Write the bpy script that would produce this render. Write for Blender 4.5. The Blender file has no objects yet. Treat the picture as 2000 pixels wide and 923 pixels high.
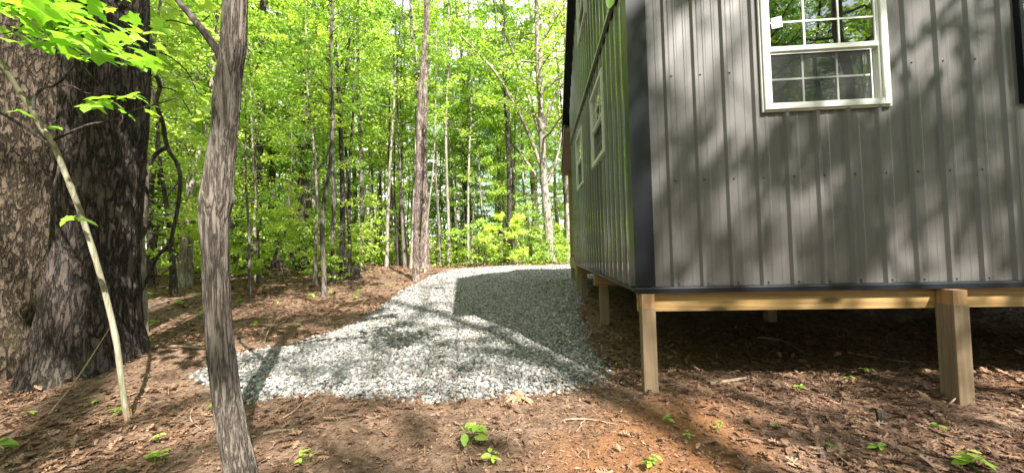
import bpy, math, random
import numpy as np
S = bpy.context.scene
COL = S.collection
rng = np.random.default_rng(7)
random.seed(7)
PI = math.pi

# ------------------------------------------------------------------ camera, sky, sun, exposure
FPX = 735.0                      # focal length in pixels of the 2000 px wide photograph
yaw, pitch, roll = math.radians(4.05), math.radians(1.87), math.atan(.0255)
F0 = np.array([-math.sin(yaw), math.cos(yaw), 0]); R0 = np.array([math.cos(yaw), math.sin(yaw), 0]); Z = np.array([0, 0, 1.])
FW = F0*math.cos(pitch)+Z*math.sin(pitch); U0 = Z*math.cos(pitch)-F0*math.sin(pitch)
RT = R0*math.cos(roll)-U0*math.sin(roll); UP = U0*math.cos(roll)+R0*math.sin(roll)
EYE = np.array([0, 0, 1.07])
cd = bpy.data.cameras.new('camera'); cam = bpy.data.objects.new('camera', cd); COL.objects.link(cam)
from mathutils import Matrix, Vector
M = Matrix([[RT[i], UP[i], -FW[i], EYE[i]] for i in range(3)]+[[0, 0, 0, 1]])
cam.matrix_world = M
cd.sensor_width = 36; cd.lens = FPX/2000*36; cd.clip_start = .05; cd.clip_end = 2000
S.camera = cam

SUN_EL = math.radians(46); SUN_H = (.53, -.848)
w = bpy.data.worlds.new('World'); S.world = w; w.use_nodes = True
nt = w.node_tree; bgn = nt.nodes['Background']
sky = nt.nodes.new('ShaderNodeTexSky'); sky.sky_type = 'NISHITA'; sky.sun_disc = False
sky.sun_elevation = SUN_EL; sky.sun_rotation = math.atan2(SUN_H[0], SUN_H[1])
sky.air_density = 1.0; sky.dust_density = 1.0
tc = nt.nodes.new('ShaderNodeTexCoord'); cn = nt.nodes.new('ShaderNodeTexNoise')
cn.inputs['Scale'].default_value = 3.2; cn.inputs['Detail'].default_value = 6
cr = nt.nodes.new('ShaderNodeValToRGB'); cr.color_ramp.elements[0].position = .40; cr.color_ramp.elements[1].position = .60
cmx = nt.nodes.new('ShaderNodeMix'); cmx.data_type = 'RGBA'
nt.links.new(tc.outputs['Generated'], cn.inputs['Vector']); nt.links.new(cn.outputs['Fac'], cr.inputs['Fac'])
nt.links.new(cr.outputs['Color'], cmx.inputs[0]); nt.links.new(sky.outputs[0], cmx.inputs[6])
cmx.inputs[7].default_value = (10.5, 10.3, 9.8, 1)
nt.links.new(cmx.outputs[2], bgn.inputs['Color']); bgn.inputs['Strength'].default_value = .095
sl = bpy.data.lights.new('sun', 'SUN'); sun = bpy.data.objects.new('sun', sl); COL.objects.link(sun)
sl.energy = 5.0; sl.angle = math.radians(.53); sl.color = (1, .94, .86)
sd_ = Vector((SUN_H[0]*math.cos(SUN_EL), SUN_H[1]*math.cos(SUN_EL), math.sin(SUN_EL)))
sun.rotation_euler = sd_.to_track_quat('Z', 'Y').to_euler()
SUNV = np.array(sd_)
S.view_settings.view_transform = 'Standard'; S.view_settings.look = 'None'
S.view_settings.exposure = 1.85; S.view_settings.gamma = 1; S.view_settings.use_curve_mapping = False
S.render.engine = 'CYCLES'
S.cycles.max_bounces = 7; S.cycles.diffuse_bounces = 4; S.cycles.glossy_bounces = 3; S.cycles.transmission_bounces = 4
S.cycles.sample_clamp_indirect = 6; S.cycles.caustics_reflective = False; S.cycles.caustics_refractive = False
S.cycles.use_denoising = True

# ------------------------------------------------------------------ helpers
def sstep(a, b, x):
    t = np.clip((np.asarray(x, float)-a)/(b-a), 0, 1); return t*t*(3-2*t)
def vnoise(x, y, seed=0):
    """smooth value noise on numpy arrays"""
    x = np.asarray(x, float); y = np.asarray(y, float)
    xi = np.floor(x).astype(np.int64); yi = np.floor(y).astype(np.int64); xf = x-xi; yf = y-yi
    def h(a, b):
        n = (a*374761393 + b*668265263 + seed*1442695041) & 0xffffffff
        n = ((n ^ (n >> 13))*1274126177) & 0xffffffff
        return ((n ^ (n >> 16)) & 0xffff)/65535.0
    u = xf*xf*(3-2*xf); v = yf*yf*(3-2*yf)
    return (h(xi, yi)*(1-u)+h(xi+1, yi)*u)*(1-v)+(h(xi, yi+1)*(1-u)+h(xi+1, yi+1)*u)*v-.5
def fbm(x, y, o=4, seed=0):
    s = 0; a = 1
    for i in range(o): s = s+a*vnoise(x*2**i, y*2**i, seed+i); a *= .5
    return s

def ground(x, y):
    x = np.asarray(x, float); y = np.asarray(y, float)
    z = np.interp(y, [-400, -10, 2.6, 5, 7.1, 8.5, 10, 13, 17, 30, 60, 400], [0, 0, 0, .09, .18, .26, .34, .43, .46, .5, .9, 9])
    far = sstep(14, 60, np.hypot(x, y-4))
    z = z+.05*fbm(x*.35, y*.35, 3, 3)*sstep(1.5, 5, np.hypot(x, y))+far*1.2*fbm(x*.03, y*.03, 3, 5)
    z = z+.035*fbm(x*1.3, y*1.3, 3, 9)
    z = z+.12*sstep(-3, -8, x)*sstep(4, 9, y)
    # small mound of soil where the corner post stands
    z = z+.05*np.exp(-((x-.95)**2/.25+(y-2.62)**2/.12))+.08*np.exp(-((x-3.6)**2/.2+(y-2.75)**2/.1))
    z = z+.22*np.exp(-((x+3.3)**2+(y-3.2)**2)/.9)
    return z
def ray(px, py): return FW+RT*((px-1000)/FPX)+UP*((461.5-py)/FPX)
def P(px, py, d): return EYE+ray(px, py)*d           # point at depth d seen at (px,py) of the photograph
def G(px, py):
    r = ray(px, py); t = (-EYE[2])/min(r[2], -.004); 
    for _ in range(12):
        p = EYE+r*t; t = (float(ground(p[0], p[1]))-EYE[2])/min(r[2], -.004); t = min(t, 90)
    return EYE+r*t

def obj(name, me, parent=None, loc=None):
    o = bpy.data.objects.new(name, me); COL.objects.link(o)
    if parent: o.parent = parent
    if loc is not None: o.location = loc
    return o
def tag(o, label, cat, group=None):
    o['label'] = label; o['category'] = cat
    if group: o['group'] = group
    return o
def struct(o): o['kind'] = 'structure'; return o
def stuff(o): o['kind'] = 'stuff'; return o
def thing(name, label, cat, loc=(0, 0, 0), group=None):
    return tag(obj(name, None, None, loc), label, cat, group)

def mesh_np(name, V, Fc, mats, rnd=None, smooth=False, mi=None):
    """V (n,3); Fc (m,k) uniform polygons"""
    me = bpy.data.meshes.new(name); V = np.asarray(V, np.float32); Fc = np.asarray(Fc, np.int32); m, k = Fc.shape
    me.vertices.add(len(V)); me.vertices.foreach_set('co', V.ravel())
    me.loops.add(m*k); me.loops.foreach_set('vertex_index', Fc.ravel())
    me.polygons.add(m); me.polygons.foreach_set('loop_start', np.arange(0, m*k, k, dtype=np.int32))
    for mt in (mats if isinstance(mats, (list, tuple)) else [mats]): me.materials.append(mt)
    if mi is not None: me.polygons.foreach_set('material_index', np.asarray(mi, np.int32))
    if smooth: me.polygons.foreach_set('use_smooth', np.ones(m, bool))
    me.update(calc_edges=True)
    if rnd is not None:
        a = me.attributes.new('rnd', 'FLOAT', 'POINT'); a.data.foreach_set('value', np.asarray(rnd, np.float32))
    return me

class MB:
    """collects boxes, prisms and quads for one part"""
    def __init__(s): s.v = []; s.f = []
    def add(s, vs, fs):
        n = len(s.v); s.v += [tuple(map(float, a)) for a in vs]; s.f += [tuple(i+n for i in f) for f in fs]
    def box(s, a, b):
        x0, y0, z0 = a; x1, y1, z1 = b
        s.add([(x0, y0, z0), (x1, y0, z0), (x1, y1, z0), (x0, y1, z0), (x0, y0, z1), (x1, y0, z1), (x1, y1, z1), (x0, y1, z1)],
              [(0, 3, 2, 1), (4, 5, 6, 7), (0, 1, 5, 4), (1, 2, 6, 5), (2, 3, 7, 6), (3, 0, 4, 7)])
    def extrude(s, poly, d):
        n = len(poly); q = [np.add(p, d) for p in poly]
        s.add(list(poly)+q, [tuple(range(n))[::-1], tuple(range(n, 2*n))]+[(i, (i+1) % n, (i+1) % n+n, i+n) for i in range(n)])
    def mesh(s, name, mat, bevel=0):
        me = bpy.data.meshes.new(name); me.from_pydata(s.v, [], s.f); me.materials.append(mat); me.update()
        import bmesh
        bm = bmesh.new(); bm.from_mesh(me); bmesh.ops.recalc_face_normals(bm, faces=bm.faces)
        if bevel: bmesh.ops.bevel(bm, geom=[e for e in bm.edges if len(e.link_faces) == 2 and e.calc_face_angle(0) > .5], offset=bevel, segments=2, affect='EDGES', clamp_overlap=True)
        bm.to_mesh(me); bm.free(); return me
    def build(s, name, mat, parent=None, bevel=0): return obj(name, s.mesh(name, mat, bevel), parent)

class Tubes:
    """quads swept along polylines; everything of one part goes in one mesh"""
    def __init__(s): s.V = []; s.F = []; s.n = 0
    def tube(s, pts, rad, seg=6, disp=None, cap=True):
        pts = np.asarray(pts, float); rad = np.broadcast_to(np.asarray(rad, float), (len(pts),)).copy()
        T = np.gradient(pts, axis=0); T /= np.linalg.norm(T, axis=1)[:, None]+1e-9
        a = np.array([1., 0, 0]) if abs(T[0][0]) < .8 else np.array([0, 1., 0])
        N = a-(T@a)[:, None]*T; N /= np.linalg.norm(N, axis=1)[:, None]; B = np.cross(T, N)
        th = np.arange(seg)*2*PI/seg
        R = rad[:, None]*np.ones(seg)
        if disp is not None: R = R*disp(pts, th)
        V = pts[:, None, :]+R[:, :, None]*(np.cos(th)[None, :, None]*N[:, None, :]+np.sin(th)[None, :, None]*B[:, None, :])
        k = len(pts); i = np.arange(k-1)[:, None]*seg; j = np.arange(seg)[None, :]; j2 = (j+1) % seg
        Fq = np.stack([i+j, i+j2, i+seg+j2, i+seg+j], -1).reshape(-1, 4)+s.n
        s.V.append(V.reshape(-1, 3)); s.F.append(Fq); s.n += k*seg
        if cap:
            c = s.n; s.V.append(pts[-1:]+T[-1:]*rad[-1]*.3); s.n += 1
            b = c-seg
            s.F.append(np.stack([b+np.arange(seg), b+(np.arange(seg)+1) % seg, np.full(seg, c), np.full(seg, c)], -1))
    def mesh(s, name, mat):
        V = np.concatenate(s.V); Fq = np.concatenate(s.F)
        me = bpy.data.meshes.new(name); q = Fq[:, 2] != Fq[:, 3]
        faces = [tuple(f) if f[2] != f[3] else tuple(f[:3]) for f in Fq.tolist()]
        me.from_pydata(V.tolist(), [], faces); me.materials.append(mat)
        me.polygons.foreach_set('use_smooth', np.ones(len(faces), bool)); me.update(); return me

def smooth_path(pts, n):
    pts = np.asarray(pts, float)
    if len(pts) < 3: return np.array([pts[0]+(pts[-1]-pts[0])*t for t in np.linspace(0, 1, n)])
    t = np.linspace(0, len(pts)-1, n); out = []
    q = np.vstack([2*pts[0]-pts[1], pts, 2*pts[-1]-pts[-2]])
    for u in t:
        i = min(int(u), len(pts)-2); a = u-i; p0, p1, p2, p3 = q[i:i+4]
        out.append(.5*((2*p1)+(-p0+p2)*a+(2*p0-5*p1+4*p2-p3)*a*a+(-p0+3*p1-3*p2+p3)*a**3))
    return np.array(out)

# templates: small flat or folded shapes scattered by the thousand
def fan(outline):
    """(x along the midrib, y across) outline -> verts, tris from a centre point"""
    o = [(.45, 0, 0)]+[(a, b, c) for a, b, c in outline]; n = len(outline)
    return np.array(o, float), np.array([(0, i+1, (i+1) % n+1) for i in range(n)])
T_DIA = (np.array([(0, 0, 0), (.45, .30, .06), (1, 0, -.05), (.45, -.30, .06)], float), np.array([(0, 2, 1), (0, 3, 2)]))
T_OVAL = fan([(0, 0, 0), (.25, .2, .03), (.55, .26, .05), (.85, .13, .0), (1, 0, -.06), (.85, -.13, .0), (.55, -.26, .05), (.25, -.2, .03)])
_m = [(0, 0, 0), (.08, .2, .02), (-.02, .42, .0), (.22, .36, .03), (.38, .62, -.04), (.48, .36, .03), (.62, .2, .03), (.72, .24, 0), (1, 0, -.1)]
T_MAPLE = fan(_m+[(a, -b, c) for a, b, c in _m[-2:0:-1]])
_o = [(0, 0, .0), (.18, .05, .0), (.25, .2, .06), (.36, .08, .02), (.46, .3, .12), (.56, .1, .03), (.7, .27, .11), (.78, .1, .03), (.88, .14, .05), (1, 0, .06)]
T_OAK = fan(_o+[(a, -b, c) for a, b, c in _o[-2:0:-1]])
T_CHIP = (np.array([(0, -.2, 0), (1, -.12, .1), (.9, .16, 0), (.1, .2, .08)], float), np.array([(0, 1, 2), (0, 2, 3)]))
def ico():
    p = (1+5**.5)/2
    v = np.array([(-1, p, 0), (1, p, 0), (-1, -p, 0), (1, -p, 0), (0, -1, p), (0, 1, p), (0, -1, -p), (0, 1, -p), (p, 0, -1), (p, 0, 1), (-p, 0, -1), (-p, 0, 1)], float)
    v /= np.linalg.norm(v[0])
    f = [(0, 11, 5), (0, 5, 1), (0, 1, 7), (0, 7, 10), (0, 10, 11), (1, 5, 9), (5, 11, 4), (11, 10, 2), (10, 7, 6), (7, 1, 8), (3, 9, 4), (3, 4, 2), (3, 2, 6), (3, 6, 8), (3, 8, 9), (4, 9, 5), (2, 4, 11), (6, 2, 10), (8, 6, 7), (9, 8, 1)]
    return v, np.array(f)
def rotmats(az, tilt, spin, r=None):
    """Rz(az) * Ry(tilt) * Rx(spin)"""
    ca, sa, ct, st, cs, ss = np.cos(az), np.sin(az), np.cos(tilt), np.sin(tilt), np.cos(spin), np.sin(spin)
    A = np.empty((len(az), 3, 3))
    A[:, 0, 0] = ca*ct; A[:, 0, 1] = ca*st*ss-sa*cs; A[:, 0, 2] = ca*st*cs+sa*ss
    A[:, 1, 0] = sa*ct; A[:, 1, 1] = sa*st*ss+ca*cs; A[:, 1, 2] = sa*st*cs-ca*ss
    A[:, 2, 0] = -st; A[:, 2, 1] = ct*ss; A[:, 2, 2] = ct*cs
    return A
def scatter(T, pos, R, scale, rnd=None):
    v, f = T; n = len(pos); k = len(v); sc = np.asarray(scale)
    if sc.ndim == 1: sc = sc[:, None]*np.ones(3)
    vv = v[None]*sc[:, None, :]
    if rnd is None: rnd = rng.random(n)
    V = np.einsum('nij,nkj->nki', R, vv)+pos[:, None, :]
    Fc = f[None]+(np.arange(n)*k)[:, None, None]
    return V.reshape(-1, 3), Fc.reshape(-1, 3), np.repeat(rnd, k)

# ------------------------------------------------------------------ materials
def nmat(name):
    m = bpy.data.materials.new(name); m.use_nodes = True; t = m.node_tree
    return m, t, t.nodes['Principled BSDF'], t.nodes['Material Output']
def ramp(t, src, stops):
    r = t.nodes.new('ShaderNodeValToRGB'); e = r.color_ramp.elements
    while len(e) < len(stops): e.new(.5)
    for el, (p, c) in zip(e, stops): el.position = p; el.color = (*c, 1)
    t.links.new(src, r.inputs[0]); return r.outputs[0]
def tex(t, kind, scale, vec=None, **kw):
    n = t.nodes.new('ShaderNodeTex'+kind)
    n.inputs['Scale'].default_value = scale
    for k, v in kw.items():
        if k in n.inputs: n.inputs[k].default_value = v
        else: setattr(n, k, v)
    if vec is not None: t.links.new(vec, n.inputs['Vector'])
    return n
def coord(t, scale=(1, 1, 1), kind='Object'):
    c = t.nodes.new('ShaderNodeTexCoord'); m = t.nodes.new('ShaderNodeMapping'); m.inputs['Scale'].default_value = scale
    t.links.new(c.outputs[kind], m.inputs['Vector']); return m.outputs[0]
def bump(t, src, strength, dist, bs, prev=None):
    b = t.nodes.new('ShaderNodeBump'); b.inputs['Strength'].default_value = strength; b.inputs['Distance'].default_value = dist
    t.links.new(src, b.inputs['Height'])
    if prev is not None: t.links.new(prev, b.inputs['Normal'])
    if bs is not None: t.links.new(b.outputs[0], bs.inputs['Normal'])
    return b.outputs[0]
def mixc(t, fac, a, b, mode='MIX'):
    m = t.nodes.new('ShaderNodeMix'); m.data_type = 'RGBA'; m.blend_type = mode
    if isinstance(fac, (int, float)): m.inputs[0].default_value = fac
    else: t.links.new(fac, m.inputs[0])
    for s, i in ((a, 6), (b, 7)):
        if isinstance(s, tuple): m.inputs[i].default_value = (*s, 1)
        else: t.links.new(s, m.inputs[i])
    return m.outputs[2]
def mth(t, op, a, b=None):
    m = t.nodes.new('ShaderNodeMath'); m.operation = op
    for s, i in ((a, 0), (b, 1)):
        if s is None: continue
        if isinstance(s, (int, float)): m.inputs[i].default_value = s
        else: t.links.new(s, m.inputs[i])
    return m.outputs[0]

def leaf_mat(name, stops, tfac=.5, tcol=(1.3, 1.4, .8), rough=.5):
    m, t, b, out = nmat(name)
    a = t.nodes.new('ShaderNodeAttribute'); a.attribute_name = 'rnd'
    oi = t.nodes.new('ShaderNodeObjectInfo')
    f = mth(t, 'ADD', mth(t, 'MULTIPLY', a.outputs['Fac'], .58), mth(t, 'MULTIPLY', oi.outputs['Random'], .42))
    c = ramp(t, f, stops)
    t.links.new(c, b.inputs['Base Color']); b.inputs['Roughness'].default_value = rough; b.inputs['Specular IOR Level'].default_value = .35
    tr = t.nodes.new('ShaderNodeBsdfTranslucent'); t.links.new(mixc(t, 1.0, c, tcol, 'MULTIPLY'), tr.inputs['Color'])
    if tfac < .3:
        mx = t.nodes.new('ShaderNodeMixShader'); mx.inputs[0].default_value = tfac; k = 1
    else: mx = t.nodes.new('ShaderNodeAddShader'); k = 0      # a leaf reflects about as much as it lets through
    t.links.new(b.outputs[0], mx.inputs[k]); t.links.new(tr.outputs[0], mx.inputs[k+1]); t.links.new(mx.outputs[0], out.inputs['Surface'])
    return m
LEAF = leaf_mat('fresh_leaf', [(0, (.07, .135, .022)), (.4, (.135, .205, .032)), (.75, (.20, .27, .045)), (1, (.28, .33, .07))], .5)
LEAF_Y = leaf_mat('yellow_green_leaf', [(0, (.11, .18, .025)), (.5, (.21, .27, .042)), (1, (.30, .34, .07))], .5)
LEAF_D = leaf_mat('deep_leaf', [(0, (.045, .095, .018)), (.5, (.08, .15, .026)), (1, (.13, .21, .035))], .45)
LEAF_N = leaf_mat('near_leaf', [(0, (.09, .19, .018)), (.5, (.15, .26, .025)), (1, (.21, .32, .04))], .5)
DEAD = leaf_mat('dead_leaf', [(0, (.04, .020, .012)), (.3, (.11, .058, .034)), (.6, (.21, .12, .075)), (.85, (.33, .215, .145)), (1, (.44, .32, .24))], .12, (1.1, .8, .6), .55)

def bark_mat(name, c0, c1, c2, sx=30, sz=6, strength=.8, dist=.012, lich=(.42, .43, .38), lamt=.5, fk=.26, ff=(2.2, 2.6), fs=(.55, .42)):
    m, t, b, out = nmat(name)
    nz = tex(t, 'Noise', 1.0, coord(t, (sx, sx, sz)), Detail=7.0, Roughness=.72, Distortion=.25)
    n2 = tex(t, 'Noise', 1.0, coord(t, (sx*fs[0], sx*fs[0], sz*fs[1])), Detail=4.0, Roughness=.6, Distortion=.4)
    fis = ramp(t, mth(t, 'ABSOLUTE', mth(t, 'SUBTRACT', n2.outputs['Fac'], .5)), [(0, (0, 0, 0)), (.10, (1, 1, 1))])
    fl = tex(t, 'Voronoi', 1.0, coord(t, (sx*ff[0], sx*ff[0], sz*ff[1])), Randomness=1.0)
    flk = ramp(t, fl.outputs['Color'], [(0, (0, 0, 0)), (1, (1, 1, 1))])
    h = mth(t, 'ADD', mth(t, 'MULTIPLY', nz.outputs['Fac'], .55), mth(t, 'ADD', mth(t, 'MULTIPLY', fis, .42), mth(t, 'MULTIPLY', flk, fk)))
    c = ramp(t, h, [(.35, c0), (.62, c1), (.92, c2)])
    l = tex(t, 'Noise', 3.3, coord(t, (1, 1, .7)), Detail=5.0, Roughness=.65)
    lf = ramp(t, l.outputs['Fac'], [(.56, (0, 0, 0)), (.66, (lamt,)*3)])
    t.links.new(mixc(t, lf, c, lich), b.inputs['Base Color'])
    b.inputs['Roughness'].default_value = .9; b.inputs['Specular IOR Level'].default_value = .2
    bump(t, h, strength, dist, b); return m
BARK_OAK = bark_mat('oak_bark', (.014, .011, .009), (.062, .049, .041), (.15, .122, .108), 62, 20, 1, .035, (.11, .11, .075), .45, .10, (1.3, 2.2), (.38, .26))
BARK_OAKB = bark_mat('mossy_oak_bark', (.016, .012, .007), (.072, .053, .036), (.165, .13, .098), 58, 22, 1, .035, (.085, .08, .04), .6, .12, (1.4, 2.0), (.42, .34))
BARK_NEAR = bark_mat('near_bark', (.05, .041, .033), (.15, .127, .105), (.235, .205, .178), 80, 16, 1, .014, (.27, .26, .23), .45, .08, (1.2, 3), (.42, .22))
BARK = bark_mat('grey_bark', (.035, .03, .026), (.11, .092, .08), (.21, .18, .16), 36, 7, .8, .006)
BARK_D = bark_mat('dark_bark', (.018, .014, .012), (.05, .04, .034), (.10, .085, .075), 40, 8, .8, .006, (.2, .2, .18), .25)
BARK_P = bark_mat('pale_bark', (.09, .075, .06), (.22, .19, .16), (.36, .32, .28), 26, 5, .6, .004, (.55, .55, .5), .5)
BARK_PINE = bark_mat('pine_bark', (.03, .023, .02), (.125, .095, .082), (.26, .21, .185), 26, 10, 1, .012, (.4, .36, .33), .3)
BARK_SAP = bark_mat('smooth_pale_bark', (.17, .16, .10), (.26, .245, .17), (.36, .34, .26), 40, 5, .35, .002, (.2, .19, .12), .6)

def metal_mat(name, col, rough=.38, spec=.5, streak=.12):
    m, t, b, out = nmat(name)
    n = tex(t, 'Noise', 1.0, coord(t, (2.2, 2.2, .7)), Detail=5.0)
    d = tex(t, 'Noise', 60.0, coord(t), Detail=2.0)
    k = ramp(t, n.outputs['Fac'], [(.3, tuple(c*(1-streak) for c in col)), (.7, tuple(c*(1+streak) for c in col))])
    t.links.new(k, b.inputs['Base Color'])
    r = t.nodes.new('ShaderNodeMapRange'); r.inputs['To Min'].default_value = rough-.06; r.inputs['To Max'].default_value = rough+.09
    t.links.new(n.outputs['Fac'], r.inputs['Value']); t.links.new(r.outputs[0], b.inputs['Roughness'])
    b.inputs['Specular IOR Level'].default_value = spec
    n2 = tex(t, 'Noise', 1.0, coord(t, (5, 5, 1.2)), Detail=2.0)
    if spec >= 1 or streak == .25: b.inputs['Coat Weight'].default_value = .5 if spec >= 1 else 0; b.inputs['Coat Roughness'].default_value = .07; b.inputs['Coat IOR'].default_value = 1.7
    bump(t, n2.outputs['Fac'], .25, .003, b, bump(t, d.outputs['Fac'], .05, .0006, None)); return m
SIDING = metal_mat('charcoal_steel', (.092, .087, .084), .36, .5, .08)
SIDING_SHADE = metal_mat('shaded_gable_steel', (.07, .07, .066), .19, 1.0)  # same steel as the front, glossier, its base colour darkened for the shaded wall
TRIM = metal_mat('black_steel', (.008, .010, .014), .34, .25, .25)
ROOFM = metal_mat('roof_steel', (.012, .012, .013), .45, .5)
def plain(name, col, rough=.5, var=.12, sc=12, spec=.5, bmp=0):
    m, t, b, out = nmat(name)
    n = tex(t, 'Noise', sc, coord(t), Detail=5.0)
    t.links.new(ramp(t, n.outputs['Fac'], [(.3, tuple(c*(1-var) for c in col)), (.7, tuple(min(1, c*(1+var)) for c in col))]), b.inputs['Base Color'])
    b.inputs['Roughness'].default_value = rough; b.inputs['Specular IOR Level'].default_value = spec
    if bmp: bump(t, n.outputs['Fac'], bmp, .004, b)
    return m
VINYL = plain('white_vinyl', (.60, .62, .58), .35, .05, 5)
BRASS = plain('screw_head', (.075, .073, .07), .45)
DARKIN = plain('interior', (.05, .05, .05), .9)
def wood_mat(name, cols, axis, rough=.7, knots=True, bs=.3):
    m, t, b, out = nmat(name)
    sc = [60, 60, 60]; sc[axis] = 1.6
    n = tex(t, 'Noise', 1.0, coord(t, tuple(sc)), Detail=5.0, Distortion=1.2)
    wv = tex(t, 'Wave', 1.0, coord(t, tuple(s*.22 for s in sc)), Distortion=9.0, Detail=3.0, wave_type='BANDS')
    wv.bands_direction = 'DIAGONAL'
    f = mth(t, 'ADD', mth(t, 'MULTIPLY', n.outputs['Fac'], .78), mth(t, 'MULTIPLY', wv.outputs['Fac'], .22))
    c = ramp(t, f, [(.2, cols[0]), (.5, cols[1]), (.8, cols[2])])
    if knots:
        ks = [7, 7, 7]; ks[axis] = 2.1
        v = tex(t, 'Voronoi', 1.0, coord(t, tuple(ks)), feature='F1')
        kf = ramp(t, v.outputs['Distance'], [(.10, (.85, .85, .85)), (.2, (0, 0, 0))])
        c = mixc(t, kf, c, tuple(x*.3 for x in cols[0]))
    t.links.new(c, b.inputs['Base Color']); b.inputs['Roughness'].default_value = rough
    bump(t, f, bs, .002, b); return m
BEAM = wood_mat('yellow_pine_beam', [(.17, .095, .03), (.29, .18, .068), (.38, .26, .11)], 0, .55)
BEAM_Y = wood_mat('yellow_pine_joist', [(.30, .15, .04), (.46, .26, .08), (.58, .38, .14)], 1, .6)
POSTM = wood_mat('treated_post', [(.14, .095, .05), (.19, .135, .08), (.24, .175, .11)], 2, .8, False, .4)
POSTW = wood_mat('post_end_grain', [(.20, .11, .05), (.30, .175, .08), (.36, .23, .11)], 2, .7, False)
DECKW = wood_mat('deck_lumber', [(.20, .16, .06), (.28, .24, .10), (.36, .31, .14)], 2, .7, False)
SOFFIT = wood_mat('brown_soffit', [(.20, .13, .08), (.30, .20, .13), (.38, .27, .18)], 1, .7, False)

def glass_mat(name, f=.5):
    m, t, b, out = nmat(name); t.nodes.remove(b)
    g = t.nodes.new('ShaderNodeBsdfGlossy'); g.inputs['Roughness'].default_value = .012; g.inputs['Color'].default_value = (.95, 1, .97, 1)
    tr = t.nodes.new('ShaderNodeBsdfTransparent'); tr.inputs['Color'].default_value = (.75, .8, .78, 1)
    fr = t.nodes.new('ShaderNodeFresnel'); fr.inputs['IOR'].default_value = 1.6
    n = tex(t, 'Noise', 1.3, coord(t), Detail=1.0)
    bp = t.nodes.new('ShaderNodeBump'); bp.inputs['Strength'].default_value = .22; bp.inputs['Distance'].default_value = .03
    t.links.new(n.outputs['Fac'], bp.inputs['Height']); t.links.new(bp.outputs[0], g.inputs['Normal'])
    mx = t.nodes.new('ShaderNodeMixShader'); t.links.new(mth(t, 'MAXIMUM', mth(t, 'MULTIPLY', fr.outputs[0], 1.6), f), mx.inputs[0])
    t.links.new(tr.outputs[0], mx.inputs[1]); t.links.new(g.outputs[0], mx.inputs[2]); t.links.new(mx.outputs[0], out.inputs['Surface'])
    return m
GLASS = glass_mat('window_glass', .24)
def screen_mat():
    m, t, b, out = nmat('screen_mesh')
    b.inputs['Base Color'].default_value = (.016, .018, .016, 1); b.inputs['Roughness'].default_value = .8
    tr = t.nodes.new('ShaderNodeBsdfTransparent'); mx = t.nodes.new('ShaderNodeMixShader'); mx.inputs[0].default_value = .45
    t.links.new(tr.outputs[0], mx.inputs[1]); t.links.new(b.outputs[0], mx.inputs[2]); t.links.new(mx.outputs[0], out.inputs['Surface']); return m
SCREEN = screen_mat()

def soil_mat():
    m, t, b, out = nmat('forest_soil')
    v = coord(t)
    big = tex(t, 'Noise', .9, v, Detail=4.0); mid = tex(t, 'Noise', 7.0, v, Detail=8.0, Roughness=.7); fine = tex(t, 'Noise', 45.0, v, Detail=6.0, Roughness=.75)
    vo = tex(t, 'Voronoi', 38.0, v, Randomness=1.0)
    base = ramp(t, mid.outputs['Fac'], [(.3, (.06, .036, .025)), (.5, (.155, .10, .067)), (.7, (.28, .195, .14))])
    chips = mixc(t, ramp(t, vo.outputs['Color'], [(.55, (0, 0, 0)), (.9, (.7, .7, .7))]), base, (.30, .20, .14))
    # iron-red clay shows round the house corner and in the foreground
    sep = t.nodes.new('ShaderNodeSeparateXYZ'); t.links.new(v, sep.inputs[0])
    def blob(cx, cy, r):
        dx = mth(t, 'SUBTRACT', sep.outputs[0], cx); dy = mth(t, 'SUBTRACT', sep.outputs[1], cy)
        d = mth(t, 'SQRT', mth(t, 'ADD', mth(t, 'MULTIPLY', dx, dx), mth(t, 'MULTIPLY', dy, dy)))
        return mth(t, 'MAXIMUM', mth(t, 'SUBTRACT', 1.0, mth(t, 'DIVIDE', d, r)), 0.0)
    bl = mth(t, 'ADD', mth(t, 'ADD', blob(.8, 2.3, .95), blob(.45, 1.6, .95)), mth(t, 'ADD', blob(3.5, 2.75, .7), blob(1.6, 1.5, .4)))
    cf = mth(t, 'ADD', bl, mth(t, 'MULTIPLY', mth(t, 'SUBTRACT', big.outputs['Fac'], .5), 1.3))
    cf = mth(t, 'ADD', cf, mth(t, 'MULTIPLY', mth(t, 'SUBTRACT', mid.outputs['Fac'], .5), 1.6))
    clay = ramp(t, fine.outputs['Fac'], [(.3, (.15, .06, .022)), (.6, (.29, .135, .055)), (.8, (.38, .22, .12))])
    c = mixc(t, ramp(t, cf, [(.3, (0, 0, 0)), (.95, (.8, .8, .8))]), chips, clay)
    t.links.new(c, b.inputs['Base Color']); b.inputs['Roughness'].default_value = .95; b.inputs['Specular IOR Level'].default_value = .15
    h = mth(t, 'ADD', mth(t, 'MULTIPLY', mid.outputs['Fac'], 1.0), mth(t, 'MULTIPLY', fine.outputs['Fac'], .45))
    bump(t, h, .9, .05, b); return m
SOIL = soil_mat()
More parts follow.
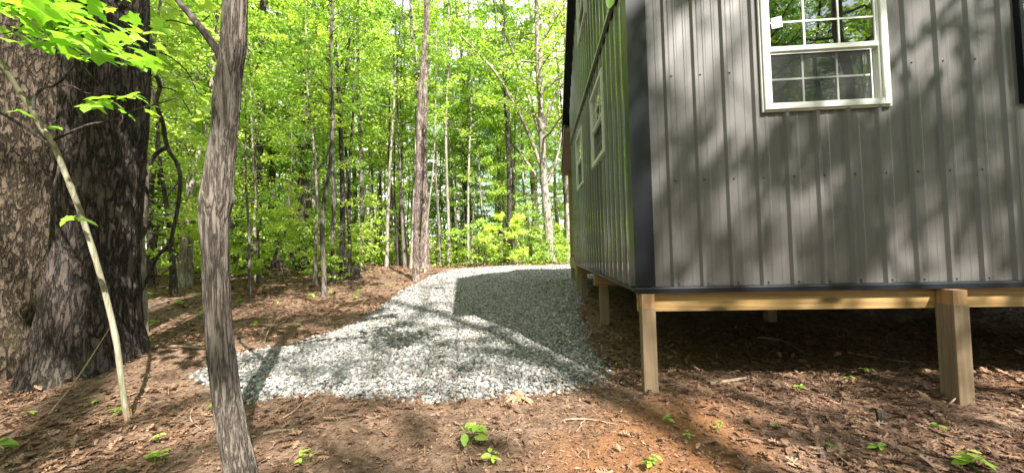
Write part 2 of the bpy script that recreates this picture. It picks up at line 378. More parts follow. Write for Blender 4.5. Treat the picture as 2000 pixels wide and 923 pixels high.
def gravel_mat(name, flat):
    m, t, b, out = nmat(name)
    if flat:
        vo = tex(t, 'Voronoi', 34.0, coord(t), Randomness=1.0)
        f = vo.outputs['Color']
    else:
        a = t.nodes.new('ShaderNodeAttribute'); a.attribute_name = 'rnd'; f = a.outputs['Fac']
    c = ramp(t, f, [(0, (.11, .115, .11)), (.3, (.20, .197, .19)), (.7, (.30, .294, .285)), (.92, (.42, .415, .40)), (.96, (.34, .27, .20)), (1, (.28, .22, .16))])
    n = tex(t, 'Noise', 45.0, coord(t), Detail=5.0)
    c = mixc(t, .6, c, ramp(t, n.outputs['Fac'], [(.25, (.45, .45, .45)), (.7, (1.1, 1.1, 1.1))]), 'MULTIPLY')
    t.links.new(c, b.inputs['Base Color']); b.inputs['Roughness'].default_value = .85; b.inputs['Specular IOR Level'].default_value = .3
    if flat:
        bump(t, vo.outputs['Distance'], 1, -.03, b, bump(t, n.outputs['Fac'], .5, .01, None))
    else: bump(t, n.outputs['Fac'], .5, .004, b)
    return m
GRAVEL_F = gravel_mat('gravel_bed', True); GRAVEL_S = gravel_mat('crushed_stone', False)

# ------------------------------------------------------------------ ground sheet
def axis(lo, hi, c0, c1, fine, n_out):
    mid = np.arange(c0, c1+1e-6, fine); k = np.linspace(0, 1, n_out+1)[1:]
    return np.concatenate([(c0-(c0-lo)*k**2.6)[::-1], mid, c1+(hi-c1)*k**2.6])
ax, ay = axis(-400, 400, -7, 6, .055, 60), axis(-400, 500, .2, 15, .055, 60)
X, Y = np.meshgrid(ax, ay); Zg = ground(X, Y)+.012*fbm(X*9, Y*9, 2, 31)*(np.hypot(X, Y-4) < 14)
nx, ny = len(ax), len(ay); ii = (np.arange(ny-1)[:, None]*nx+np.arange(nx-1)).ravel()
struct(obj('forest_floor', mesh_np('forest_floor', np.stack([X, Y, Zg], -1).reshape(-1, 3), np.stack([ii, ii+1, ii+nx+1, ii+nx], -1), SOIL, smooth=True)))

# driveway outline in metres; the loop turns right behind the house
GP = np.array([(-2.72, 2.78), (-2.62, 3.3), (-2.5, 3.95), (-2.55, 5.2), (-2.75, 6.6), (-2.88, 8.0), (-2.95, 9.6), (-2.95, 11.3), (-2.6, 12.0), (-.94, 12.75), (1.0, 12.9), (4, 13.1), (14, 14),
               (14, 9.6), (3, 9.3), (1.3, 8.7), (.75, 7.2), (.52, 5.6), (.50, 4.4), (.52, 3.55), (.46, 3.1), (.2, 2.88), (-.5, 2.74), (-1.3, 2.66), (-2.1, 2.64)])
def sdist(x, y):
    x = np.asarray(x, float).ravel(); y = np.asarray(y, float).ravel(); d = np.full(len(x), 1e9); ins = np.zeros(len(x), bool); n = len(GP)
    for i in range(n):
        a, b = GP[i], GP[(i+1) % n]; e = b-a; t = np.clip(((x-a[0])*e[0]+(y-a[1])*e[1])/(e@e), 0, 1)
        d = np.minimum(d, np.hypot(x-a[0]-t*e[0], y-a[1]-t*e[1]))
        c = (a[1] > y) != (b[1] > y)
        with np.errstate(divide='ignore', invalid='ignore'): ins ^= c & (x < (b[0]-a[0])*(y-a[1])/(b[1]-a[1]+1e-12)+a[0])
    return np.where(ins, d, -d)
def gtop(x, y, s): return ground(x, y)+.05*sstep(-.06, .22, s)-.012
gx, gy = np.arange(-3.6, 14, .06), np.arange(2.4, 15.2, .06)
X, Y = np.meshgrid(gx, gy); sdv = (sdist(X, Y)+.10*fbm(X.ravel()*2.2, Y.ravel()*2.2, 3, 77)).reshape(X.shape)
Zt = gtop(X, Y, sdv)+.008*fbm(X*14, Y*14, 2, 4)
nx = len(gx); ii = (np.arange(len(gy)-1)[:, None]*nx+np.arange(nx-1)).ravel(); sv = sdv.ravel()
keep = (sv[ii] > -.03) & (sv[ii+1] > -.03) & (sv[ii+nx] > -.03) & (sv[ii+nx+1] > -.03); ii = ii[keep]
struct(obj('gravel_driveway', mesh_np('gravel_driveway', np.stack([X, Y, Zt], -1).reshape(-1, 3), np.stack([ii, ii+1, ii+nx+1, ii+nx], -1), GRAVEL_F, smooth=True)))
# loose crushed stone
N = 170000
d = 2.3+11.5*rng.random(N)**1.35; xx = -3.7+5.6*rng.random(N); s_ = sdist(xx, d)+.10*fbm(xx*2.2, d*2.2, 3, 77)+.05*rng.standard_normal(N)*(rng.random(N) < .25)
k = s_ > -.045; xx, d, s_ = xx[k], d[k], s_[k]; n = len(xx)
size = (.0055+.0125*rng.random(n)**1.6)*(1+.05*(d-2.3))*np.where(rng.random(n) < .04, 1.5, 1)
pos = np.stack([xx, d, gtop(xx, d, s_)+size*(.25+.5*rng.random(n))], -1)
iv, if_ = ico()
V_, F_, r_ = [], [], []; off = 0
for q in range(10):
    vq = iv*(1+.28*rng.standard_normal((12, 1)))*np.array([1.25, .9, .7]); sel = np.arange(n) % 10 == q; m_ = sel.sum()
    a, b_, c_ = scatter((vq, if_), pos[sel], rotmats(rng.random(m_)*2*PI, rng.standard_normal(m_)*.5, rng.standard_normal(m_)*.5), size[sel])
    V_.append(a); F_.append(b_+off); r_.append(c_); off += len(a)
stuff(obj('gravel_stones', mesh_np('gravel_stones', np.concatenate(V_), np.concatenate(F_), GRAVEL_S, rnd=np.concatenate(r_))))

# ------------------------------------------------------------------ leaf litter
def litter(name, n, x0, x1, y0, y1, T, smin, smax, dens, lift=.006, tilt=.3, mat=DEAD, aspect=(1, 1, 1), bias=0):
    x = rng.uniform(x0, x1, n); y = rng.uniform(y0, y1, n)
    k = rng.random(n) < dens(x, y); x, y = x[k], y[k]; n = len(x)
    s = rng.uniform(smin, smax, n)
    pos = np.stack([x, y, ground(x, y)+.012*fbm(x*9, y*9, 2, 31)+lift*rng.random(n)*2+.004], -1)
    R = rotmats(rng.random(n)*2*PI, tilt*rng.standard_normal(n), tilt*rng.standard_normal(n))
    curl = s[:, None]*np.stack([np.ones(n), rng.uniform(.75, 1.15, n), rng.uniform(-1.2, 2.2, n)], -1)*np.array(aspect)
    return scatter(T, pos, R, curl, np.clip(rng.random(n)+bias, 0, 1))
def d_leaf(x, y):
    s = sdist(x, y); f = .28+.9*(fbm(x*1.1, y*1.1, 3, 11)+.35)
    centre = sstep(.95, .3, np.abs(x+.15)/1.9)*sstep(3.2, 2.4, y)
    f = f*(1-.93*centre)*(s < .02)
    return np.clip(f*np.where((y > 3.3) & (x > .8), .7, 1), 0, 1)
def d_chip(x, y): return (sdist(x, y) < .0)*.9
def join(*parts):
    V_, F_, r_ = [], [], []; off = 0
    for a, b, c in parts: V_.append(a); F_.append(b+off); r_.append(c); off += len(a)
    return np.concatenate(V_), np.concatenate(F_), np.concatenate(r_)
V_, F_, r_ = join(litter('a', 36000, -6.5, 6.5, .9, 8, T_OAK, .035, .075, d_leaf, bias=.0, tilt=.22), litter('f', 15000, -4.2, 5, .9, 4.6, T_OAK, .045, .085, d_leaf, bias=.28, tilt=.25, lift=.01),
                  litter('b', 20000, -6.5, 6.5, .9, 8, T_OVAL, .025, .06, d_leaf, bias=.05),
                  litter('c', 16000, -14, -2, 6, 16, T_OVAL, .06, .13, d_leaf))
stuff(obj('leaf_litter', mesh_np('leaf_litter', V_, F_, DEAD, rnd=r_)))
V_, F_, r_ = join(litter('c', 42000, -4.5, 5, .9, 5, T_CHIP, .008, .03, d_chip, bias=-.12),
                  litter('d', 14000, -4, 4.5, .9, 4.5, T_CHIP, .03, .075, d_chip, aspect=(1, .14, .5), bias=-.05))
stuff(obj('bark_mulch', mesh_np('bark_mulch', V_, F_, DEAD, rnd=r_)))

# a few brown leaves blown on to the stone
gl_n = 900; x = rng.uniform(-3.3, .8, gl_n); y = 2.6+8*rng.random(gl_n)**1.6; sg_ = sdist(x, y)+.10*fbm(x*2.2, y*2.2, 3, 77); k = (sg_ > .02) & (rng.random(gl_n) < np.where(sg_ < .35, .9, .22)); x, y, sg_ = x[k], y[k], sg_[k]; m_ = len(x)
V_, F_, r_ = scatter(T_OAK, np.stack([x, y, gtop(x, y, sg_)+.022], -1), rotmats(rng.random(m_)*6.3, .2*rng.standard_normal(m_), .25*rng.standard_normal(m_)), rng.uniform(.03, .06, m_), rng.random(m_)*.8)
stuff(obj('fallen_leaves', mesh_np('fallen_leaves', V_, F_, DEAD, rnd=r_)))

# ------------------------------------------------------------------ house
WX, WY = .70, 2.76           # outer corner (gable wall plane x=WX, front wall plane y=WY)
FARY, RX, ZB, ZT = 7.5, 7.5, .765, 3.10
RIDY = .5*(WY+FARY); SL = .665; RIDZ = 5.44
house = thing('house', 'charcoal steel-sided house raised on wooden posts beside the gravel driveway', 'house', (WX, WY, 0))
HI = Matrix.Translation((-WX, -WY, 0))
def hp(o): o.parent = house; o.matrix_parent_inverse = HI; return o
def rib_profile(u0, u1, pitch, phase):
    """(u, height) profile of ribbed steel: tall ribs, two low ribs between"""
    pts = []; k = math.floor((u0-phase)/pitch)-1
    while phase+k*pitch < u1+pitch:
        c = phase+k*pitch
        pts += [(c-.026, 0), (c-.010, .019), (c+.010, .019), (c+.026, 0)]
        for q in (1/3, 2/3):
            e = c+pitch*q; pts += [(e-.012, 0), (e-.006, .0022), (e+.006, .0022), (e+.012, 0)]
        k += 1
    pts = [p for p in pts if u0 < p[0] < u1]
    return [(u0, 0)]+pts+[(u1, 0)]
def siding(name, prof, place, z0, ztop, holes, mat):
    """vertical sheet with rectangular openings; place(u,h,z)->xyz ; ztop(u)"""
    zs = sorted({z0, *[h[2] for h in holes], *[h[3] for h in holes]})
    us = sorted({*[p[0] for p in prof], *[h[0] for h in holes], *[h[1] for h in holes]})
    pu = [p[0] for p in prof]; ph = [p[1] for p in prof]; H = np.interp(us, pu, ph)
    mb = MB()
    for i in range(len(us)-1):
        a, b = us[i], us[i+1]; mid = (a+b)/2
        rows = zs+[1e9]
        for j in range(len(rows)-1):
            lo, hi = rows[j], rows[j+1]; zc = (lo+min(hi, lo+.01))/2
            if any(h[0] <= mid <= h[1] and h[2]-1e-6 <= zc <= h[3]-1e-6 for h in holes): continue
            ta, tb = min(hi, ztop(a)), min(hi, ztop(b))
            if max(ta, tb) <= lo+1e-4: continue
            mb.add([place(a, H[i], lo), place(b, H[i+1], lo), place(b, H[i+1], max(tb, lo)), place(a, H[i], max(ta, lo))], [(0, 1, 2, 3)])
    me = bpy.data.meshes.new(name); me.from_pydata(mb.v, [], mb.f); me.materials.append(mat); me.update()
    return hp(obj(name, me))
PITCH = .2024
FWIN = [(1.61, 2.44, 1.995, 2.86)]
GWIN = [(3.775, 4.60, 2.01, 2.86), (5.58, 6.40, 2.01, 2.86), (4.72, 5.54, 4.03, 4.78)]
def inset(h, e=.012): return (h[0]+e, h[1]-e, h[2]+e, h[3]-e)
PH = 1.363-.004
roof_z = lambda y: RIDZ-SL*abs(y-RIDY)-.10
siding('front_siding', rib_profile(WX+.06, RX, PITCH, PH), lambda u, h, z: (u, WY-h, z), ZB, lambda u: 3.75, [inset(FWIN[0]), (3.285, 4.2, 1.98, 3.3)], SIDING)
siding('gable_siding', rib_profile(WY+.06, FARY, PITCH, WY+.19), lambda u, h, z: (WX-h, u, z), ZB, lambda u: min(ZT, roof_z(u)), [inset(h) for h in GWIN[:2]], SIDING_SHADE)
up_ = siding('upper_gable_siding', rib_profile(WY+.06, FARY, PITCH, WY+.19), lambda u, h, z: (WX-h-.012, u, z), ZT+.004, roof_z, [inset(GWIN[2])], SIDING_SHADE)
# inner shell so that the rooms are closed and dark
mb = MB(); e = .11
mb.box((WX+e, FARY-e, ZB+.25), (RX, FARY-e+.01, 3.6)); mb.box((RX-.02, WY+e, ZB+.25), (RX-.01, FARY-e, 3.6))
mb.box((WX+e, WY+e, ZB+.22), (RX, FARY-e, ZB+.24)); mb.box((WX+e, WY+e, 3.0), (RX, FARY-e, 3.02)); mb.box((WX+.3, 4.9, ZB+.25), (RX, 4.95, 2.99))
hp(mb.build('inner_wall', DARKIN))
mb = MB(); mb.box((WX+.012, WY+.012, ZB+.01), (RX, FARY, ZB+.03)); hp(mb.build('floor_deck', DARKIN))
# corner trim: one folded angle, with hemmed edges
mb = MB()
mb.extrude([(WX-.024, WY-.024, ZB+.013), (WX+.115, WY-.024, ZB+.013), (WX+.120, WY-.010, ZB+.013), (WX+.112, WY-.020, ZB+.013), (WX-.020, WY-.020, ZB+.013), (WX-.020, WY+.112, ZB+.013), (WX-.010, WY+.120, ZB+.013), (WX-.024, WY+.115, ZB+.013)], (0, 0, 3.0))
hp(mb.build('corner_trim', TRIM))
mb = MB(); y0 = WY-.012
mb.extrude([(WX-.026, WY-.032, ZB-.034), (WX-.026, WY-.032, ZB-.004), (WX-.026, WY-.028, ZB+.008), (WX-.026, WY-.002, ZB+.012), (WX-.026, WY, ZB-.034)], (RX-WX+.026, 0, 0))
mb.extrude([(WX-.03, WY-.02, ZB-.022), (WX-.03, WY-.02, ZB-.002), (WX-.002, WY-.02, ZB+.004), (WX, WY-.02, ZB-.022)], (0, FARY-WY, 0))
hp(mb.build('base_trim', TRIM))
mb = MB(); mb.extrude([(WX-.045, WY-.02, ZT-.012), (WX-.045, WY-.02, ZT+.02), (WX-.012, WY-.02, ZT+.035), (WX-.012, WY-.02, ZT-.012)], (0, FARY-WY-.03, 0))
hp(mb.build('transition_flashing', metal_mat('flashing', (.16, .18, .16), .25, .8)))
# screws
mb = MB(); seg = 8
ring = [(math.cos(i*2*PI/seg), math.sin(i*2*PI/seg)) for i in range(seg)]
mb.add([(a*.009, 0, b*.009) for a, b in ring]+[(a*.0085, -.002, b*.0085) for a, b in ring]+[(a*.005, -.0025, b*.005) for a, b in ring]+[(a*.0048, -.008, b*.0048) for a, b in ring],
       [tuple(range(24, 32))]+[(r*8+i, r*8+(i+1) % 8, r*8+8+(i+1) % 8, r*8+8+i) for r in range(3) for i in range(8)])
scm = mb.mesh('screw', BRASS)
for zz in (.795, 1.53, 2.29):
    x = PH+.036
    while x > WX+.16: x -= PITCH
    x += PITCH if x < WX+.16 else 0
    while x < 4.3:
        if not (FWIN[0][0]-.05 < x < FWIN[0][1]+.05 and zz > 1.98) and not x > 3.2: 
            o = hp(obj('screw', scm)); o.location = (x, WY, zz)
        x += PITCH
for zz in (1.53, 2.29):
    y = WY+.19+.036
    while y < 5.0:
        if not any(h[0]-.05 < y < h[1]+.05 and h[2] < zz < h[3] for h in GWIN):
            o = hp(obj('screw', scm)); o.location = (WX, y, zz); o.rotation_euler = (0, 0, -PI/2)
        y += PITCH

# windows: frame > meeting rail, muntins, panes, screen, sticker
def window(h, side, screen=True, sticker=False):
    u0, u1, z0, z1 = h; W = u1-u0; H = z1-z0; fr = .044
    def place(mbx): return mbx
    def box(mb, a, b, z_a, z_b, d0, d1): mb.box((a, -d1, z_a), (b, -d0, z_b))
    def fin(mb, name, mat, parent, bevel=0):
        return mb.build(name, mat, parent, bevel)
    f = MB()
    for a, b, c, d_ in ((0, fr, 0, H), (W-fr, W, 0, H), (fr, W-fr, 0, fr), (fr, W-fr, H-fr, H)): box(f, a, b, c, d_, -.05, .036)
    for a, b, c, d_ in ((fr, fr+.012, fr, H-fr), (W-fr-.012, W-fr, fr, H-fr)): box(f, a, b, c, d_, -.05, .02)
    # nail fin lip casting a thin line on the wall
    for a, b, c, d_ in ((-.012, 0, -.012, H+.012), (W, W+.012, -.012, H+.012), (0, W, -.012, 0), (0, W, H, H+.012)): box(f, a, b, c, d_, .0, .022)
    F = fin(f, 'window', VINYL, None, .003)
    hm = H*.50; iw0, iw1 = fr+.012, W-fr-.012
    r = MB(); box(r, iw0, iw1, hm-.018, hm+.018, -.02, .022); box(r, iw0, iw1, hm-.026, hm-.018, -.02, .012)
    fin(r, 'meeting_rail', VINYL, F, .003)
    # upper sash
    s = MB(); e = .012
    box(s, iw0, iw0+e, hm+.018, H-fr, -.03, .012); box(s, iw1-e, iw1, hm+.018, H-fr, -.03, .012); box(s, iw0+e, iw1-e, H-fr-e, H-fr, -.03, .012)
    fin(s, 'upper_sash', VINYL, F, .002)
    s = MB(); e = .012; lr = iw1-.035 if screen else iw1
    box(s, iw0, iw0+e, fr, hm-.026, -.045, -.012); box(s, iw1-e, iw1, fr, hm-.026, -.045, -.012); box(s, iw0+e, iw1-e, fr, fr+e*1.4, -.045, -.012)
    fin(s, 'lower_sash', VINYL, F, .002)
    for (a, b, c, d_, dep) in ((iw0+.012, iw1-.012, hm+.018, H-fr-.012, .003), (iw0+.012, iw1-.012, fr+.017, hm-.026, -.03)):
        g = MB(); g.add([(a, -dep, c), (b, -dep, c), (b, -dep, d_), (a, -dep, d_)], [(0, 1, 2, 3)]); pn_ = fin(g, 'pane', GLASS, F); pn_.data.polygons[0].normal.y > 0 and pn_.data.flip_normals()
        m = MB(); mu = .0062
        for q in (1/3, 2/3):
            x = a+(b-a)*q; m.box((x-mu, -dep-.005, c), (x+mu, -dep+.006, d_))
        zc = (c+d_)/2
        xs = [a, a+(b-a)/3-mu, a+(b-a)/3+mu, a+(b-a)*2/3-mu, a+(b-a)*2/3+mu, b]
        for q in (0, 2, 4): m.box((xs[q], -dep-.0045, zc-mu), (xs[q+1], -dep+.0055, zc+mu))
        fin(m, 'muntin_grid', VINYL, F)
    if screen:
        g = MB(); c0, c1, b0, b1 = iw0+.004, iw1-.045, fr+.004, hm-.03; dep = .006
        g.add([(c0, -dep, b0), (c1, -dep, b0), (c1, -dep, b1), (c0, -dep, b1)], [(0, 1, 2, 3)]); sc_ = fin(g, 'insect_screen', SCREEN, F)
        g = MB()
        for a, b, c, d_ in ((c0-.004, c0+.003, b0-.003, b1), (c1-.003, c1+.004, b0-.003, b1), (c0+.003, c1-.003, b0-.003, b0+.004), (c0+.003, c1-.003, b1-.004, b1)): g.box((a, -dep-.005, c), (b, -dep+.004, d_))
        fin(g, 'screen_frame', VINYL, F)
    if sticker:
        g = MB(); u, v = .083, .585+.0; wv = .075
        q = [(u, v), (u+wv*.98, v+.012), (u+wv*.98-.006, v+.012+wv*1.05), (u-.004, v+wv*1.0)]
        g.add([(a, -.009, b) for a, b in q]+[(a, -.008, b) for a, b in q], [(0, 1, 2, 3), (7, 6, 5, 4)]+[(i, (i+1) % 4, (i+1) % 4+4, i+4) for i in range(4)])
        fin(g, 'sticker', plain('paper', (.62, .70, .58), .6, .15, 30), F)
    hp(F)
    if side == 'front': F.location = (u0, WY, z0)
    else: F.location = (WX-(.012 if z0 > 3 else 0), u1, z0); F.rotation_euler = (0, 0, -PI/2)
    return F
f0 = window(FWIN[0], 'front', True, True); f0['label'] = 'front window with a small pale sticker on its upper glass'
for h in GWIN: window(h, 'gable')
# dark framed door edge at the right of the front wall
mb = MB(); mb.box((3.272, WY-.035, 1.965), (3.30, WY+.05, 3.3)); mb.box((3.30, WY-.035, 1.965), (4.21, WY+.05, 1.99)); mb.box((4.19, WY-.035, 1.99), (4.215, WY+.05, 3.3))
o = hp(mb.build('dark_window', TRIM, None, .003)); o['label'] = 'window with dark trim at the right edge'
mb = MB(); mb.box((3.30, WY+.02, 1.99), (3.34, WY+.045, 3.3)); mb.build('sash', VINYL, o, .002)
mb = MB(); mb.add([(3.34, WY+.03, 1.99), (4.19, WY+.03, 1.99), (4.19, WY+.03, 3.3), (3.34, WY+.03, 3.3)], [(0, 1, 2, 3)]); pn_ = mb.build('pane', GLASS, o); pn_.data.polygons[0].normal.y > 0 and pn_.data.flip_normals()
for ch in o.children: ch.matrix_parent_inverse = Matrix.Identity(4)

# roof: two slopes and black rake board, gable overhang .1
OV = .13; FE, BE = WY-.32, 8.0
def rz(y): return RIDZ-SL*abs(y-RIDY)
mb = MB()
mb.extrude([(WX-OV, FE, rz(FE)), (WX-OV, RIDY, rz(RIDY)), (WX-OV, RIDY, rz(RIDY)+.03), (WX-OV, FE, rz(FE)+.03)], (RX-WX+OV, 0, 0))
mb.extrude([(WX-OV, BE, rz(BE)), (WX-OV, RIDY, rz(RIDY)), (WX-OV, RIDY, rz(RIDY)+.031), (WX-OV, BE, rz(BE)+.03)], (RX-WX+OV, 0, 0))
hp(mb.build('roof', ROOFM))
mb = MB()
mb.extrude([(WX-OV-.02, FE, rz(FE)-.13), (WX-OV-.02, RIDY, rz(RIDY)-.13), (WX-OV-.02, BE, rz(BE)-.13), (WX-OV-.02, BE, rz(BE)+.04), (WX-OV-.02, RIDY, rz(RIDY)+.04), (WX-OV-.02, FE, rz(FE)+.04)], (.018, 0, 0))
hp(mb.build('rake_board', ROOFM))
mb = MB(); mb.extrude([(WX-OV, FE+.02, rz(FE+.02)-.12), (WX-OV, RIDY, rz(RIDY)-.12), (WX-OV, BE-.02, rz(BE-.02)-.12), (WX-OV, BE-.02, rz(BE-.02)-.105), (WX-OV, RIDY, rz(RIDY)-.105), (WX-OV, FE+.02, rz(FE+.02)-.105)], (OV-.025, 0, 0))
hp(mb.build('soffit', ROOFM))

# floor beams and laminated posts
mb = MB(); mb.box((WX+.0, WY+.02, .595), (RX, WY+.058, ZB-.037)); hp(mb.build('rim_beam', BEAM, None, .002))
for yb in (4.88, 7.02):
    mb = MB(); mb.box((WX-.005, yb, .575), (RX, yb+.076, ZB-.037)); hp(mb.build('cross_beam', BEAM, None, .002))
mb = MB()
for q in range(12): mb.box((WX+.62+q*.5, WY+.062, .66), (WX+.658+q*.5, 4.876, ZB-.038))
hp(mb.build('floor_joists', BEAM_Y))
def post(x0, y0, wd, dp, ztop, gl=True, cap=.628):
    zb = float(ground(x0, y0))-.15; m = MB(); n = 5
    # fluted faces where the laminations meet
    pr = [(x0, y0)]; pr += [(x0+wd, y0)]; pr += [(x0+wd, y0+dp)]; pr += [(x0, y0+dp)]
    st = []
    for i in range(n):
        a = y0+dp-(dp/n)*i; st += [(x0, a-.003), (x0+.0, a-dp/n+.006), (x0+.006, a-dp/n+.003)]
    poly = [(x0, y0), (x0+wd, y0), (x0+wd, y0+dp)]+[(x0, y0+dp)]+st[:-1] if gl else pr
    m.extrude([(a, b, zb) for a, b in poly], (0, 0, cap-zb))
    p = hp(m.build('post', POSTM, None, .0015))
    t_ = MB(); t_.box((x0+.004, y0+.003, cap), (x0+wd-.004, y0+dp-.003, ztop)); c = t_.build('post_top', POSTW, p, .001)
    return p
post(.705, WY-.055, .095, .072, ZB-.038)
post(2.680, WY-.10, .094, .118, ZB-.038)
post(4.655, WY-.10, .094, .118, ZB-.038)
for y in (4.89, 7.03): post(.765, y, .105, .10, .576, False, .56)
for x in (2.8, 4.8):
    for y in (4.89, 7.03): post(x, y, .105, .10, .576, False, .56)

# porch behind the house
mb = MB()
pz = lambda y: 3.50-.42*(y-7.55)
mb.extrude([(WX-.12, 7.56, pz(7.56)), (WX-.12, 9.05, pz(9.05)), (WX-.12, 9.05, pz(9.05)+.03), (WX-.12, 7.56, pz(7.56)+.03)], (5, 0, 0)); pr = hp(mb.build('porch_roof', ROOFM))
mb = MB(); mb.extrude([(WX-.10, 7.58, pz(7.58)-.10), (WX-.10, 9.03, pz(9.03)-.10), (WX-.10, 9.03, pz(9.03)-.004), (WX-.10, 7.58, pz(7.58)-.004)], (4.9, 0, 0)); mb.build('soffit', SOFFIT, pr)
mb = MB(); mb.extrude([(WX-.13, 7.56, pz(7.56)-.03), (WX-.13, 9.07, pz(9.07)-.03), (WX-.13, 9.07, pz(9.07)+.035), (WX-.13, 7.56, pz(7.56)+.035)], (.008, 0, 0)); mb.build('drip_edge', VINYL, pr)
mb = MB(); mb.box((WX+.02, FARY+.03, .62), (WX+.06, 9.0, .80)); mb.box((WX+.06, 8.96, .62), (5, 9.0, .80)); mb.box((WX+.02, FARY+.03, .803), (5.0, 9.02, .835)); hp(mb.build('porch_deck', DECKW))
mb = MB(); mb.box((WX+.03, 8.84, float(ground(.8, 8.8))-.1), (WX+.13, 8.94, 2.83)); hp(mb.build('porch_post', DECKW, None, .003))
mb = MB(); mb.box((WX+.03, 7.60, float(ground(.8, 7.6))-.1), (WX+.13, 7.70, 3.3)); hp(mb.build('porch_post', DECKW, None, .003))
mb = MB(); mb.box((WX+.05, 7.71, 1.60), (WX+.09, 8.83, 1.64)); mb.box((WX+.05, 7.71, .90), (WX+.09, 8.83, .94))
q = 7.80
while q < 8.8: mb.box((WX+.055, q, .94), (WX+.085, q+.035, 1.60)); q += .11
hp(mb.build('porch_railing', DECKW))

# ------------------------------------------------------------------ trees
def spray_leaves(n_per, p0, dr, L, width, size, flat=.35, droop=.1):
    """leaves of one flat spray: along a twig, spreading sideways"""
    t = rng.random(n_per)**.7; side = np.cross(dr, [0, 0, 1.]); ns = np.linalg.norm(side); side = side/ns if ns > .05 else np.array([1., 0, 0])
    lat = (rng.random(n_per)*2-1)*width*(1-.55*t)*(.35+.65*np.minimum(1, t*3))
    up = np.cross(side, dr)
    p = p0+dr*(t*L)[:, None]+side*lat[:, None]+up*(rng.standard_normal(n_per)*.06*L)[:, None]
    p[:, 2] -= droop*(t*L)**1.5*.5+droop*np.abs(lat)*.6
    az = math.atan2(dr[1], dr[0])+np.sign(lat)*(.5+.5*rng.random(n_per))+rng.standard_normal(n_per)*.5
    return p, az
def leaf_cloud(P_, AZ, T, size, tilt=.6, var=.35, down=.35, rnd=None):
    n = len(P_); R = rotmats(AZ, down+tilt*rng.standard_normal(n), tilt*rng.standard_normal(n))
    return scatter(T, P_, R, size*(1+var*(rng.random(n)*2-1)), rnd)
def limb_tree(path, rad, z0, z1, nb, blen, nleaf, lsize, T=T_DIA, mat=LEAF, bark=BARK, seg=8, flat=True, up=.35, twigs=2, tseg=3, widthf=.45, bare=0.0, droop=.1, bark_seg=None, disp=None, side_bias=None):
    """returns (trunk mesh, crown mesh, limb mesh); path in local metres from the base"""
    path = np.asarray(path, float); tb = Tubes(); tb.tube(path, rad, seg, disp); br = Tubes()
    zs = path[:, 2]; PP, AA, RR = [], [], []
    radf = np.broadcast_to(rad, (len(path),))
    for i in range(nb):
        z = z0+(z1-z0)*((i+rng.random())/nb); u = np.array([np.interp(z, zs, path[:, k]) for k in range(3)]); r0 = float(np.interp(z, zs, radf))
        a = rng.random()*2*PI if side_bias is None or rng.random() > side_bias[1] else side_bias[0]+rng.normal()*.7
        fz = (z-z0)/(z1-z0+1e-6); L = blen*(.55+.6*rng.random())*(1-.45*fz**2)
        el = up*(.5+1.0*rng.random())+.3*fz; dr = np.array([math.cos(a)*math.cos(el), math.sin(a)*math.cos(el), math.sin(el)])
        rb = min(r0*.42, .012+.011*L)
        q = np.linspace(0, 1, 6); side = np.cross(dr, [0, 0, 1.]); bend = rng.normal()*.12*L
        pts = u+dr*(q*L)[:, None]+side*(bend*q*q)[:, None]+np.array([0, 0, 1])*(-droop*L*q*q*.5+.02*rng.standard_normal(6)*L)[:, None]
        br.tube(pts, rb*(1-.85*q), 5 if rb > .02 else tseg)
        sh = rng.random()
        for k in range(twigs+1):
            s0 = .25+.6*rng.random() if k else .35; b0 = pts[0]+(pts[-1]-pts[0])*s0; b0 = np.array([np.interp(s0, q, pts[:, j]) for j in range(3)])
            if k == 0: d2 = (pts[-1]-pts[2]); d2 /= np.linalg.norm(d2); l2 = L*.75
            else:
                sg = 1 if rng.random() < .5 else -1; an = math.atan2(dr[1], dr[0])+sg*(.5+.5*rng.random()); e2 = el*.5+rng.normal()*.15
                d2 = np.array([math.cos(an)*math.cos(e2), math.sin(an)*math.cos(e2), math.sin(e2)]); l2 = L*(.35+.35*rng.random())
                br.tube([b0, b0+d2*l2*.5, b0+d2*l2*.95+[0, 0, -.05*l2]], np.array([rb*.45, rb*.3, rb*.1]), tseg)
            if rng.random() < bare: continue
            m = max(3, int(nleaf/(nb*(twigs+1))*(.6+.8*rng.random())*(1.3 if k == 0 else .85)))
            p, az = spray_leaves(m, b0, d2, l2*1.15, l2*widthf, lsize, droop=droop)
            PP.append(p); AA.append(az); RR.append(np.clip(sh*.5+.5*rng.random(m), 0, 1))
    V_, F_, r_ = leaf_cloud(np.concatenate(PP), np.concatenate(AA), T, lsize, rnd=np.concatenate(RR)) if PP else (None,)*3
    cm = mesh_np('crown', V_, F_, mat, rnd=r_) if PP else None
    return tb.mesh('trunk', bark), cm, br.mesh('limbs', bark)
def plant_tree(name, label, cat, meshes, loc, rz=0, sc=1, group=None, szz=None):
    t = thing(name, label, cat, loc, group); t.rotation_euler = (0, 0, rz); t.scale = (sc, sc, sc if szz is None else szz)
    for nm, me in zip(('trunk', 'crown', 'limbs'), meshes):
        if me: obj(nm, me, t)
    return t

